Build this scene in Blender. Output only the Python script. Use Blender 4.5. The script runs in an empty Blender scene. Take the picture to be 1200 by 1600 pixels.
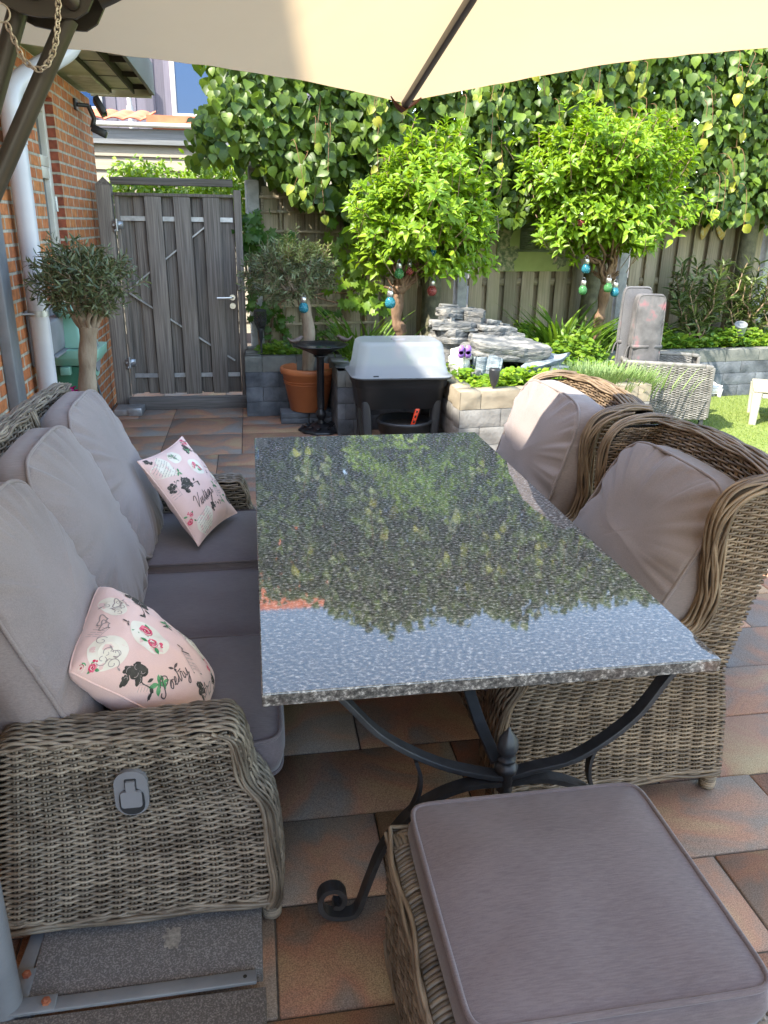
import bpy, math, random
import numpy as np
from mathutils import Vector, Matrix, noise
random.seed(7)
rng = np.random.default_rng(7)
sc = bpy.context.scene
COL = sc.collection
PI = math.pi
A = lambda *x: np.array(x, float)

# ------------------------------------------------------------------ mesh tools
class MB:
    def __init__(s):
        s.V = []; s.F = []; s.n = 0
    def add(s, v, f, m=0):
        v = np.asarray(v, float).reshape(-1, 3)
        f = np.asarray(f, int)
        if f.ndim == 1: f = f[None, :]
        s.F.append((f + s.n, m)); s.V.append(v); s.n += len(v)
    def build(s, name, mats, parent=None, smooth=True, bevel=0, seg=2, solid=0):
        me = bpy.data.meshes.new(name)
        co = np.concatenate(s.V)
        org = np.zeros(3); p = parent
        while p is not None:
            org += np.array(p.location); p = p.parent
        co = co - org
        me.vertices.add(len(co)); me.vertices.foreach_set('co', co.ravel())
        li = np.concatenate([f.ravel() for f, m in s.F])
        lt = np.concatenate([np.full(len(f), f.shape[1]) for f, m in s.F])
        mi = np.concatenate([np.full(len(f), m) for f, m in s.F])
        ls = np.concatenate([[0], np.cumsum(lt)[:-1]])
        me.loops.add(len(li)); me.loops.foreach_set('vertex_index', li.astype(np.int32))
        me.polygons.add(len(lt)); me.polygons.foreach_set('loop_start', ls.astype(np.int32))
        me.polygons.foreach_set('material_index', mi.astype(np.int32))
        me.polygons.foreach_set('use_smooth', np.full(len(lt), bool(smooth)))
        me.update(calc_edges=True); me.validate()
        if not isinstance(mats, (list, tuple)): mats = [mats]
        for m in mats: me.materials.append(m)
        o = bpy.data.objects.new(name, me); COL.objects.link(o)
        if parent is not None: o.parent = parent
        if solid:
            b = o.modifiers.new('solid', 'SOLIDIFY'); b.thickness = solid; b.offset = 0
        if bevel:
            b = o.modifiers.new('bevel', 'BEVEL'); b.width = bevel; b.segments = seg
            b.limit_method = 'ANGLE'; b.angle_limit = math.radians(35)
            if smooth:
                b.harden_normals = False
        return o

def nrm(v):
    return v / np.maximum(np.linalg.norm(v, axis=-1, keepdims=True), 1e-9)

def tag(o, label=None, cat=None, group=None, kind=None):
    if label: o['label'] = label
    if cat: o['category'] = cat
    if group: o['group'] = group
    if kind: o['kind'] = kind
    return o

def thing(name, loc, label, cat, group=None):
    o = bpy.data.objects.new(name, None); COL.objects.link(o)
    o.empty_display_size = .1
    o.location = loc
    return tag(o, label, cat, group)

def copy_tree(o, loc=None, parent=None, label=None):
    c = o.copy(); COL.objects.link(c)
    if parent is not None: c.parent = parent
    if loc is not None: c.location = loc
    if label: c['label'] = label
    for ch in list(o.children): copy_tree(ch, None, c)
    return c

BOXF = [[0,3,2,1],[4,5,6,7],[0,1,5,4],[1,2,6,5],[2,3,7,6],[3,0,4,7]]
def box(mb, c, s, rz=0, m=0, R=None):
    h = A(*s) / 2
    v = A([-1,-1,-1],[1,-1,-1],[1,1,-1],[-1,1,-1],[-1,-1,1],[1,-1,1],[1,1,1],[-1,1,1]) * h
    if R is None:
        cz, sz = math.cos(rz), math.sin(rz)
        R = A([cz,-sz,0],[sz,cz,0],[0,0,1])
    mb.add(v @ np.asarray(R).T + A(*c), BOXF, m)
def bx(mb, x0, x1, y0, y1, z0, z1, m=0):
    box(mb, ((x0+x1)/2, (y0+y1)/2, (z0+z1)/2), (abs(x1-x0), abs(y1-y0), abs(z1-z0)), 0, m)
def beam(mb, p, q, w, t, up=(0,0,1), m=0):
    """box from p to q, w across, t along up"""
    p = A(*p); q = A(*q); d = q - p; L = np.linalg.norm(d); X = d / L
    U = A(*up); Y = nrm(np.cross(U, X)); Z = np.cross(X, Y)
    box(mb, (p+q)/2, (L, w, t), 0, m, np.stack([X, Y, Z], 1))

def ring_faces(R, n, s):
    i = np.arange(n-1)[:, None]; j = np.arange(s)[None, :]; j2 = (j+1) % s
    f = np.stack([i*s+j, i*s+j2, (i+1)*s+j2, (i+1)*s+j], -1).reshape(-1, 4)
    return (f[None] + (np.arange(R)*n*s)[:, None, None]).reshape(-1, 4)

def tubes(mb, P, r, N, sides=5, m=0):
    """P (R,n,3) many tubes at once, N reference normal (broadcastable)"""
    P = np.asarray(P, float); R, n, _ = P.shape
    T = nrm(np.gradient(P, axis=1)); N = np.broadcast_to(np.asarray(N, float), P.shape)
    B = nrm(np.cross(T, N)); N2 = np.cross(B, T)
    a = np.arange(sides) / sides * 2 * PI
    r = np.broadcast_to(np.asarray(r, float), (R, n))[..., None, None]
    V = P[:, :, None] + r * (np.cos(a)[:, None] * N2[:, :, None] + np.sin(a)[:, None] * B[:, :, None])
    mb.add(V, ring_faces(R, n, sides), m)

def tube(mb, pts, r, sides=8, m=0, closed=False, cap=True):
    P = np.asarray(pts, float); n = len(P)
    if closed:
        T = nrm(np.roll(P, -1, 0) - np.roll(P, 1, 0))
    else:
        T = nrm(np.gradient(P, axis=0))
    ref = A(0,0,1) if abs(T[0][2]) < .9 else A(1,0,0)
    u = nrm(np.cross(T[0], ref)); U = [u]
    for i in range(1, n):
        u = u - T[i] * u.dot(T[i]); u = u / max(np.linalg.norm(u), 1e-9); U.append(u)
    U = np.array(U); W = np.cross(T, U)
    a = np.arange(sides) / sides * 2 * PI
    r = np.broadcast_to(np.asarray(r, float), (n,))[:, None, None]
    V = P[:, None] + r * (np.cos(a)[:, None] * U[:, None] + np.sin(a)[:, None] * W[:, None])
    f = ring_faces(1, n, sides)
    if closed:
        j = np.arange(sides); k = (n-1)*sides
        f = np.concatenate([f, np.stack([k+j, k+(j+1) % sides, (j+1) % sides, j], -1)])
    mb.add(V, f, m)
    if cap and not closed:
        mb.add(V[0], [list(range(sides))[::-1]], m); mb.add(V[-1], [list(range(sides))], m)

def lathe(mb, prof, c=(0,0,0), seg=32, m=0, flute=0, nf=0):
    prof = np.asarray(prof, float); a = np.arange(seg) / seg * 2 * PI
    r = prof[:, 0][:, None] * (1 + flute * np.cos(nf * a)[None])
    V = np.stack([r*np.cos(a), r*np.sin(a), np.repeat(prof[:, 1][:, None], seg, 1)], -1) + A(*c)
    f = ring_faces(1, len(prof), seg)[:, ::-1]
    mb.add(V, f[:, ::-1], m)

def rrect(hx, hy, r, k=6):
    r = min(r, hx*.999, hy*.999); out = []
    for q, (sx, sy) in enumerate(((1,1),(-1,1),(-1,-1),(1,-1))):
        for i in range(k+1):
            t = q*PI/2 + i/k*PI/2
            out.append((sx*(hx-r) + r*math.cos(t), sy*(hy-r) + r*math.sin(t)))
    return np.array(out)
def loft(mb, secs, k=6, m=0, cap0=True, cap1=True):
    """secs: (cx,cy,z,hx,hy,r)"""
    rings = []
    for cx, cy, z, hx, hy, r in secs:
        q = rrect(hx, hy, r, k); rings.append(np.c_[q[:, 0]+cx, q[:, 1]+cy, np.full(len(q), z)])
    V = np.array(rings); n, s, _ = V.shape
    mb.add(V, ring_faces(1, n, s), m)
    if cap0: mb.add(V[0], [list(range(s))[::-1]], m)
    if cap1: mb.add(V[-1], [list(range(s))], m)

def grid(mb, S, m=0, flip=False):
    S = np.asarray(S, float); n, k, _ = S.shape
    i = np.arange(n-1)[:, None]; j = np.arange(k-1)[None, :]
    f = np.stack([i*k+j, i*k+j+1, (i+1)*k+j+1, (i+1)*k+j], -1).reshape(-1, 4)
    mb.add(S, f[:, ::-1] if flip else f, m)

def rectsweep(mb, pts, W, w, t, m=0):
    """flat bar: width w along W, thickness t in the bending plane"""
    P = np.asarray(pts, float); T = nrm(np.gradient(P, axis=0)); W = nrm(A(*W))
    N = nrm(np.cross(T, W)); n = len(P)
    tt = np.broadcast_to(np.asarray(t, float), (n,))[:, None]
    V = np.stack([P+W*w/2+N*tt/2, P-W*w/2+N*tt/2, P-W*w/2-N*tt/2, P+W*w/2-N*tt/2], 1)
    mb.add(V, ring_faces(1, n, 4), m); mb.add(V[0], [[3,2,1,0]], m); mb.add(V[-1], [[0,1,2,3]], m)

def smooth_path(pts, n=40):
    """Catmull-Rom through pts"""
    P = np.asarray(pts, float); P = np.vstack([2*P[0]-P[1], P, 2*P[-1]-P[-2]]); out = []
    k = len(P) - 3
    for t in np.linspace(0, k - 1e-6, n):
        i = int(t); f = t - i; a, b, c, d = P[i:i+4]
        out.append(.5*((2*b) + (c-a)*f + (2*a-5*b+4*c-d)*f*f + (3*b-a-3*c+d)*f**3))
    return np.array(out)
def resample(P, v):
    P = np.asarray(P, float); s = np.r_[0, np.cumsum(np.linalg.norm(np.diff(P, axis=0), axis=1))]; s /= s[-1]
    return np.stack([np.interp(v, s, P[:, i]) for i in range(P.shape[1])], -1)
def fbm(p, o=3):
    return noise.fractal(Vector(p), 1.0, 2.0, o)

# ------------------------------------------------------------------ materials
def N_(nt, t, loc=(0,0), **kw):
    n = nt.nodes.new(t)
    for k, v in kw.items():
        if k in n.inputs: n.inputs[k].default_value = v
        else: setattr(n, k, v)
    return n
def mat(name, c1, c2=None, scale=8, rough=.6, bump=0, bscale=None, island=0, stretch=None, spec=.5, metal=0,
        detail=4, trans=0, c3=None, coat=0, dist=.01):
    m = bpy.data.materials.new(name); m.use_nodes = True; nt = m.node_tree; L = nt.links.new
    b = nt.nodes['Principled BSDF']
    b.inputs['Roughness'].default_value = rough; b.inputs['Metallic'].default_value = metal
    b.inputs['Specular IOR Level'].default_value = spec; b.inputs['Coat Weight'].default_value = coat
    tc = N_(nt, 'ShaderNodeTexCoord'); src = tc.outputs['Object']
    if stretch:
        mp = N_(nt, 'ShaderNodeMapping'); mp.inputs['Scale'].default_value = stretch; L(src, mp.inputs[0]); src = mp.outputs[0]
    colout = None
    if c2 is not None:
        nz = N_(nt, 'ShaderNodeTexNoise'); nz.inputs['Scale'].default_value = scale; nz.inputs['Detail'].default_value = detail
        L(src, nz.inputs['Vector'])
        cr = N_(nt, 'ShaderNodeValToRGB'); e = cr.color_ramp.elements
        e[0].position = .35; e[0].color = (*c1, 1); e[1].position = .65; e[1].color = (*c2, 1)
        if c3 is not None:
            k = e.new(.5); k.color = (*c3, 1)
        L(nz.outputs['Fac'], cr.inputs[0]); colout = cr.outputs[0]
    if island:
        g = N_(nt, 'ShaderNodeNewGeometry')
        hv = N_(nt, 'ShaderNodeHueSaturation')
        if colout: L(colout, hv.inputs['Color'])
        else: hv.inputs['Color'].default_value = (*c1, 1)
        mr = N_(nt, 'ShaderNodeMapRange'); mr.inputs['To Min'].default_value = 1-island; mr.inputs['To Max'].default_value = 1+island
        L(g.outputs['Random Per Island'], mr.inputs[0]); L(mr.outputs[0], hv.inputs['Value'])
        colout = hv.outputs[0]
    if colout: L(colout, b.inputs['Base Color'])
    else: b.inputs['Base Color'].default_value = (*c1, 1)
    if bump:
        n2 = N_(nt, 'ShaderNodeTexNoise'); n2.inputs['Scale'].default_value = bscale or scale*4; n2.inputs['Detail'].default_value = 5
        L(src, n2.inputs['Vector'])
        bp = N_(nt, 'ShaderNodeBump'); bp.inputs['Strength'].default_value = bump; bp.inputs['Distance'].default_value = dist
        L(n2.outputs['Fac'], bp.inputs['Height']); L(bp.outputs[0], b.inputs['Normal'])
    if trans:
        tr = N_(nt, 'ShaderNodeBsdfTranslucent'); mx = N_(nt, 'ShaderNodeMixShader'); mx.inputs[0].default_value = trans
        if colout: L(colout, tr.inputs[0])
        else: tr.inputs[0].default_value = (*c1, 1)
        L(b.outputs[0], mx.inputs[1]); L(tr.outputs[0], mx.inputs[2])
        L(mx.outputs[0], nt.nodes['Material Output'].inputs[0])
    return m

def leafmat(name, c1, c2, rough=.4, trans=.35, var=.25, tint=(1.25, 1.15, .5)):
    """leaf: per-leaf colour, lighter yellow light through"""
    m = bpy.data.materials.new(name); m.use_nodes = True; nt = m.node_tree; L = nt.links.new
    b = nt.nodes['Principled BSDF']; b.inputs['Roughness'].default_value = rough
    g = N_(nt, 'ShaderNodeNewGeometry')
    cr = N_(nt, 'ShaderNodeValToRGB'); e = cr.color_ramp.elements
    e[0].color = (*c1, 1); e[1].color = (*c2, 1)
    L(g.outputs['Random Per Island'], cr.inputs[0])
    tc = N_(nt, 'ShaderNodeTexCoord'); nz = N_(nt, 'ShaderNodeTexNoise'); nz.inputs['Scale'].default_value = 60
    L(tc.outputs['Object'], nz.inputs['Vector'])
    hv = N_(nt, 'ShaderNodeHueSaturation'); mr = N_(nt, 'ShaderNodeMapRange')
    mr.inputs['To Min'].default_value = 1-var; mr.inputs['To Max'].default_value = 1+var
    L(nz.outputs['Fac'], mr.inputs[0]); L(mr.outputs[0], hv.inputs['Value']); L(cr.outputs[0], hv.inputs['Color'])
    L(hv.outputs[0], b.inputs['Base Color'])
    mu = N_(nt, 'ShaderNodeMix', data_type='RGBA', blend_type='MULTIPLY'); mu.inputs[0].default_value = 1
    L(hv.outputs[0], mu.inputs[6]); mu.inputs[7].default_value = (*tint, 1)
    tr = N_(nt, 'ShaderNodeBsdfTranslucent'); L(mu.outputs[2], tr.inputs[0])
    mx = N_(nt, 'ShaderNodeMixShader'); mx.inputs[0].default_value = trans
    L(b.outputs[0], mx.inputs[1]); L(tr.outputs[0], mx.inputs[2]); L(mx.outputs[0], nt.nodes['Material Output'].inputs[0])
    return m

def brickmat(name, axis, c1=(.50,.19,.06), c2=(.40,.125,.045), mortar=(.40,.36,.29)):
    m = bpy.data.materials.new(name); m.use_nodes = True; nt = m.node_tree; L = nt.links.new
    b = nt.nodes['Principled BSDF']; b.inputs['Roughness'].default_value = .85
    tc = N_(nt, 'ShaderNodeTexCoord'); sp = N_(nt, 'ShaderNodeSeparateXYZ'); cb = N_(nt, 'ShaderNodeCombineXYZ')
    L(tc.outputs['Object'], sp.inputs[0]); L(sp.outputs[axis], cb.inputs[0]); L(sp.outputs['Z'], cb.inputs[1])
    nz0 = N_(nt, 'ShaderNodeTexNoise'); nz0.inputs['Scale'].default_value = 30; L(tc.outputs['Object'], nz0.inputs['Vector'])
    ad = N_(nt, 'ShaderNodeVectorMath', operation='SCALE'); ad.inputs['Scale'].default_value = .006; L(nz0.outputs['Color'], ad.inputs[0])
    av = N_(nt, 'ShaderNodeVectorMath', operation='ADD'); L(cb.outputs[0], av.inputs[0]); L(ad.outputs[0], av.inputs[1])
    br = N_(nt, 'ShaderNodeTexBrick'); L(av.outputs[0], br.inputs['Vector'])
    for k, v in (('Scale', 1), ('Mortar Size', .0095), ('Mortar Smooth', .25), ('Bias', 0), ('Brick Width', .213), ('Row Height', .075)):
        br.inputs[k].default_value = v
    br.inputs['Color1'].default_value = (*c1, 1); br.inputs['Color2'].default_value = (*c2, 1); br.inputs['Mortar'].default_value = (*mortar, 1)
    nz = N_(nt, 'ShaderNodeTexNoise'); nz.inputs['Scale'].default_value = 22; nz.inputs['Detail'].default_value = 6
    L(tc.outputs['Object'], nz.inputs['Vector'])
    hv = N_(nt, 'ShaderNodeHueSaturation'); mr = N_(nt, 'ShaderNodeMapRange')
    mr.inputs['From Min'].default_value = .3; mr.inputs['From Max'].default_value = .7
    mr.inputs['To Min'].default_value = .68; mr.inputs['To Max'].default_value = 1.3
    L(nz.outputs['Fac'], mr.inputs[0]); L(mr.outputs[0], hv.inputs['Value']); L(br.outputs['Color'], hv.inputs['Color'])
    L(hv.outputs[0], b.inputs['Base Color'])
    ma = N_(nt, 'ShaderNodeMath', operation='MULTIPLY_ADD'); ma.inputs[1].default_value = -1.0
    nb = N_(nt, 'ShaderNodeTexNoise'); nb.inputs['Scale'].default_value = 90; nb.inputs['Detail'].default_value = 4; L(tc.outputs['Object'], nb.inputs['Vector'])
    mm = N_(nt, 'ShaderNodeMath', operation='MULTIPLY'); mm.inputs[1].default_value = .5; L(nb.outputs['Fac'], mm.inputs[0])
    L(br.outputs['Fac'], ma.inputs[0]); L(mm.outputs[0], ma.inputs[2])
    bp = N_(nt, 'ShaderNodeBump'); bp.inputs['Strength'].default_value = .8; bp.inputs['Distance'].default_value = .008
    L(ma.outputs[0], bp.inputs['Height']); L(bp.outputs[0], b.inputs['Normal'])
    return m

def woodmat(name, c1, c2, axis='Z', rough=.8, moss=None):
    m = bpy.data.materials.new(name); m.use_nodes = True; nt = m.node_tree; L = nt.links.new
    b = nt.nodes['Principled BSDF']; b.inputs['Roughness'].default_value = rough
    tc = N_(nt, 'ShaderNodeTexCoord'); mp = N_(nt, 'ShaderNodeMapping')
    mp.inputs['Scale'].default_value = {'Z': (60,60,1.6), 'X': (1.6,60,60), 'Y': (60,1.6,60)}[axis]
    L(tc.outputs['Object'], mp.inputs[0])
    nz = N_(nt, 'ShaderNodeTexNoise'); nz.inputs['Scale'].default_value = 1.4; nz.inputs['Detail'].default_value = 6; L(mp.outputs[0], nz.inputs['Vector'])
    n2 = N_(nt, 'ShaderNodeTexNoise'); n2.inputs['Scale'].default_value = 3.5; n2.inputs['Detail'].default_value = 4; L(tc.outputs['Object'], n2.inputs['Vector'])
    cr = N_(nt, 'ShaderNodeValToRGB'); e = cr.color_ramp.elements
    e[0].position = .3; e[0].color = (*c1, 1); e[1].position = .7; e[1].color = (*c2, 1)
    L(nz.outputs['Fac'], cr.inputs[0]); col = cr.outputs[0]
    if moss:
        mx = N_(nt, 'ShaderNodeMix', data_type='RGBA'); L(col, mx.inputs[6]); mx.inputs[7].default_value = (*moss, 1)
        mr = N_(nt, 'ShaderNodeMapRange'); mr.inputs['From Min'].default_value = .4; mr.inputs['From Max'].default_value = .75; mr.inputs['To Max'].default_value = .7
        L(n2.outputs['Fac'], mr.inputs[0]); L(mr.outputs[0], mx.inputs[0]); col = mx.outputs[2]
    g = N_(nt, 'ShaderNodeNewGeometry'); hv = N_(nt, 'ShaderNodeHueSaturation'); m2 = N_(nt, 'ShaderNodeMapRange')
    m2.inputs['To Min'].default_value = .72; m2.inputs['To Max'].default_value = 1.22
    L(g.outputs['Random Per Island'], m2.inputs[0]); L(m2.outputs[0], hv.inputs['Value']); L(col, hv.inputs['Color'])
    L(hv.outputs[0], b.inputs['Base Color'])
    bp = N_(nt, 'ShaderNodeBump'); bp.inputs['Strength'].default_value = .6; bp.inputs['Distance'].default_value = .003
    L(nz.outputs['Fac'], bp.inputs['Height']); L(bp.outputs[0], b.inputs['Normal'])
    return m

def granitemat():
    m = bpy.data.materials.new('granite'); m.use_nodes = True; nt = m.node_tree; L = nt.links.new
    b = nt.nodes['Principled BSDF']; b.inputs['Roughness'].default_value = .03
    b.inputs['IOR'].default_value = 1.65; b.inputs['Specular IOR Level'].default_value = .6
    tc = N_(nt, 'ShaderNodeTexCoord'); mp = N_(nt, 'ShaderNodeMapping'); mp.inputs['Scale'].default_value = (85, 112, 100)
    mp.inputs['Rotation'].default_value = (0, 0, .25)
    L(tc.outputs['Object'], mp.inputs[0])
    n1 = N_(nt, 'ShaderNodeTexNoise'); n1.inputs['Scale'].default_value = 1.0; n1.inputs['Detail'].default_value = 7; n1.inputs['Roughness'].default_value = .72
    L(mp.outputs[0], n1.inputs['Vector'])
    v = N_(nt, 'ShaderNodeTexVoronoi'); v.inputs['Scale'].default_value = 1.6; v.feature = 'F1'; L(mp.outputs[0], v.inputs['Vector'])
    c1 = N_(nt, 'ShaderNodeValToRGB'); e = c1.color_ramp.elements
    e[0].position = .40; e[0].color = (.038,.038,.037,1); e[1].position = .64; e[1].color = (.52,.50,.47,1)
    k = e.new(.54); k.color = (.145,.14,.133,1)
    L(n1.outputs['Fac'], c1.inputs[0])
    c2 = N_(nt, 'ShaderNodeValToRGB'); e = c2.color_ramp.elements
    e[0].position = .0; e[0].color = (.20,.195,.19,1); e[1].position = .16; e[1].color = (0,0,0,1)
    L(v.outputs['Distance'], c2.inputs[0])
    ad = N_(nt, 'ShaderNodeMix', data_type='RGBA', blend_type='ADD'); ad.inputs[0].default_value = .35
    L(c1.outputs[0], ad.inputs[6]); L(c2.outputs[0], ad.inputs[7]); L(ad.outputs[2], b.inputs['Base Color'])
    n3 = N_(nt, 'ShaderNodeTexNoise'); n3.inputs['Scale'].default_value = 1.0; n3.inputs['Detail'].default_value = 3; L(mp.outputs[0], n3.inputs['Vector'])
    bp = N_(nt, 'ShaderNodeBump'); bp.inputs['Strength'].default_value = .0; bp.inputs['Distance'].default_value = .0004
    L(n3.outputs['Fac'], bp.inputs['Height']); L(bp.outputs[0], b.inputs['Normal'])
    return m

def fabricmat(name, c1, c2, stretch=(40,340,340), bump=.25):
    m = bpy.data.materials.new(name); m.use_nodes = True; nt = m.node_tree; L = nt.links.new
    b = nt.nodes['Principled BSDF']; b.inputs['Roughness'].default_value = .9
    b.inputs['Sheen Weight'].default_value = .25; b.inputs['Sheen Roughness'].default_value = .5
    b.inputs['Specular IOR Level'].default_value = .2
    tc = N_(nt, 'ShaderNodeTexCoord'); mp = N_(nt, 'ShaderNodeMapping'); mp.inputs['Scale'].default_value = stretch
    L(tc.outputs['Object'], mp.inputs[0])
    n1 = N_(nt, 'ShaderNodeTexNoise'); n1.inputs['Scale'].default_value = 1; n1.inputs['Detail'].default_value = 4; L(mp.outputs[0], n1.inputs['Vector'])
    n2 = N_(nt, 'ShaderNodeTexNoise'); n2.inputs['Scale'].default_value = 900; n2.inputs['Detail'].default_value = 1; L(tc.outputs['Object'], n2.inputs['Vector'])
    n3 = N_(nt, 'ShaderNodeTexNoise'); n3.inputs['Scale'].default_value = 4; n3.inputs['Detail'].default_value = 3; L(tc.outputs['Object'], n3.inputs['Vector'])
    a = N_(nt, 'ShaderNodeMath', operation='MULTIPLY_ADD'); a.inputs[1].default_value = .42; L(n1.outputs['Fac'], a.inputs[0])
    a2 = N_(nt, 'ShaderNodeMath', operation='MULTIPLY'); a2.inputs[1].default_value = .3; L(n2.outputs['Fac'], a2.inputs[0]); 
    a3 = N_(nt, 'ShaderNodeMath', operation='MULTIPLY_ADD'); a3.inputs[1].default_value = .4; L(n3.outputs['Fac'], a3.inputs[0]); L(a2.outputs[0], a3.inputs[2])
    L(a3.outputs[0], a.inputs[2])
    cr = N_(nt, 'ShaderNodeValToRGB'); e = cr.color_ramp.elements
    e[0].position = .38; e[0].color = (*c1, 1); e[1].position = .66; e[1].color = (*c2, 1)
    L(a.outputs[0], cr.inputs[0]); L(cr.outputs[0], b.inputs['Base Color'])
    bp = N_(nt, 'ShaderNodeBump'); bp.inputs['Strength'].default_value = bump; bp.inputs['Distance'].default_value = .002
    L(a.outputs[0], bp.inputs['Height']); L(bp.outputs[0], b.inputs['Normal'])
    return m

def pavemat():
    m = bpy.data.materials.new('paving'); m.use_nodes = True; nt = m.node_tree; L = nt.links.new
    b = nt.nodes['Principled BSDF']; b.inputs['Roughness'].default_value = .88
    tc = N_(nt, 'ShaderNodeTexCoord'); g = N_(nt, 'ShaderNodeNewGeometry')
    # each paver shifts the cloud of colours
    mv = N_(nt, 'ShaderNodeVectorMath', operation='SCALE'); cmb = N_(nt, 'ShaderNodeCombineXYZ')
    L(g.outputs['Random Per Island'], cmb.inputs[0]); L(g.outputs['Random Per Island'], cmb.inputs[2])
    mv.inputs['Scale'].default_value = 40; L(cmb.outputs[0], mv.inputs[0])
    av = N_(nt, 'ShaderNodeVectorMath', operation='ADD'); L(tc.outputs['Object'], av.inputs[0]); L(mv.outputs[0], av.inputs[1])
    n1 = N_(nt, 'ShaderNodeTexNoise'); n1.inputs['Scale'].default_value = 3.4; n1.inputs['Detail'].default_value = 4; n1.inputs['Distortion'].default_value = .6
    L(av.outputs[0], n1.inputs['Vector'])
    cr = N_(nt, 'ShaderNodeValToRGB'); e = cr.color_ramp.elements
    e[0].position = .30; e[0].color = (.205,.183,.165,1); e[1].position = .74; e[1].color = (.34,.25,.14,1)
    k = e.new(.44); k.color = (.225,.165,.125,1); k = e.new(.53); k.color = (.33,.17,.105,1); k = e.new(.63); k.color = (.34,.215,.12,1)
    L(n1.outputs['Fac'], cr.inputs[0])
    n2 = N_(nt, 'ShaderNodeTexNoise'); n2.inputs['Scale'].default_value = 330; n2.inputs['Detail'].default_value = 2; L(tc.outputs['Object'], n2.inputs['Vector'])
    hv = N_(nt, 'ShaderNodeHueSaturation'); mr = N_(nt, 'ShaderNodeMapRange')
    mr.inputs['From Min'].default_value = .3; mr.inputs['From Max'].default_value = .7; mr.inputs['To Min'].default_value = .6; mr.inputs['To Max'].default_value = 1.4
    L(n2.outputs['Fac'], mr.inputs[0]); L(mr.outputs[0], hv.inputs['Value']); L(cr.outputs[0], hv.inputs['Color'])
    L(hv.outputs[0], b.inputs['Base Color'])
    bp = N_(nt, 'ShaderNodeBump'); bp.inputs['Strength'].default_value = .5; bp.inputs['Distance'].default_value = .002
    L(n2.outputs['Fac'], bp.inputs['Height']); L(bp.outputs[0], b.inputs['Normal'])
    return m

def glassmat(name, col, rough=.05, alpha=None):
    m = bpy.data.materials.new(name); m.use_nodes = True; b = m.node_tree.nodes['Principled BSDF']
    b.inputs['Base Color'].default_value = (*col, 1); b.inputs['Roughness'].default_value = rough
    b.inputs['Transmission Weight'].default_value = .75; b.inputs['IOR'].default_value = 1.3
    if alpha: b.inputs['Alpha'].default_value = alpha
    return m

M = {}
M['wicker'] = mat('wicker', (.125,.10,.075), (.225,.19,.147), scale=14, rough=.45, island=.45, bump=.12, bscale=200)
M['wicker_warm'] = mat('wicker_warm', (.125,.085,.05), (.215,.155,.097), scale=14, rough=.45, island=.45, bump=.12, bscale=200)
M['wicker_in'] = mat('wicker_gap_shade', (.022,.019,.016), rough=.9)  # near-black colour paints the shade seen between strands
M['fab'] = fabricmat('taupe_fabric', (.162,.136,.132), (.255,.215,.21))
M['fab_dark'] = fabricmat('taupe_fabric_shaded', (.092,.073,.078), (.152,.124,.13))  # same taupe cloth as fab, seat shade put in as a darker tone
M['fab_warm'] = fabricmat('taupe_fabric_chair', (.185,.153,.14), (.27,.226,.21))
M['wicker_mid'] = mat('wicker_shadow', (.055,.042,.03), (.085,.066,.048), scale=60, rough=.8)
M['granite'] = granitemat()
M['iron'] = mat('wrought_iron', (.022,.024,.028), (.035,.037,.042), scale=30, rough=.45, bump=.2, bscale=160, spec=.5, dist=.002)
M['pave'] = pavemat()
M['joint'] = mat('joint_sand', (.06,.05,.04), (.11,.09,.07), scale=60, rough=.95)
M['grey_steel'] = mat('grey_steel', (.15,.16,.175), (.19,.20,.215), scale=10, rough=.45, metal=.0, bump=.1, bscale=120)
M['dark_steel'] = mat('bronze_grey_steel', (.06,.056,.05), (.075,.07,.063), scale=10, rough=.38, metal=.35)
M['galv'] = mat('galvanised', (.36,.38,.40), (.5,.52,.54), scale=25, rough=.4, metal=.7)
M['rust'] = mat('rust', (.22,.06,.03), (.33,.12,.06), scale=60, rough=.9)
M['chain'] = mat('chain_steel', (.42,.38,.32), (.6,.56,.5), scale=80, rough=.4, metal=.6)
M['slab'] = mat('exposed_aggregate', (.11,.106,.101), (.26,.25,.24), scale=280, rough=.9, bump=.5, bscale=260, detail=2, c3=(.135,.125,.125), dist=.003)
M['brick_x'] = brickmat('brick_wall', 'Y'); M['brick_y'] = brickmat('brick_reveal', 'X', (.28,.07,.035), (.24,.06,.03))
M['pipe'] = mat('white_pvc', (.52,.52,.56), (.58,.58,.62), scale=5, rough=.3)
M['frame_w'] = mat('frame_cream', (.56,.53,.46), (.66,.63,.57), scale=9, rough=.35)
M['win_glass'] = mat('window_glass', (.03,.04,.045), rough=.03, spec=.8)
M['soffit'] = mat('soffit_paint', (.46,.46,.30), (.62,.60,.44), scale=6, rough=.7, bump=.15)
M['soffit_d'] = mat('soffit_seam', (.05,.045,.03), rough=.8)
M['plaster_w'] = mat('rough_white', (.55,.55,.45), (.72,.72,.64), scale=12, rough=.8, bump=.3)
M['wood_gate'] = woodmat('gate_wood', (.10,.086,.074), (.27,.235,.203))
M['wood_gate_x'] = woodmat('gate_wood_rail', (.085,.078,.072), (.22,.20,.185), 'X')
M['wood_fence'] = woodmat('fence_wood', (.19,.155,.10), (.36,.295,.205), moss=(.20,.19,.10))
M['wood_fence_x'] = woodmat('fence_rail_wood', (.19,.155,.10), (.36,.295,.205), 'X', moss=(.20,.19,.10))
M['concrete'] = mat('concrete_post', (.27,.27,.26), (.38,.375,.36), scale=14, rough=.9, bump=.25)
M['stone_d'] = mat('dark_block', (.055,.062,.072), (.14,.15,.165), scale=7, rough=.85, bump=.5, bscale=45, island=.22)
M['stone_l'] = mat('grey_block', (.15,.145,.132), (.25,.24,.22), scale=7, rough=.85, bump=.5, bscale=40, island=.12)
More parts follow.
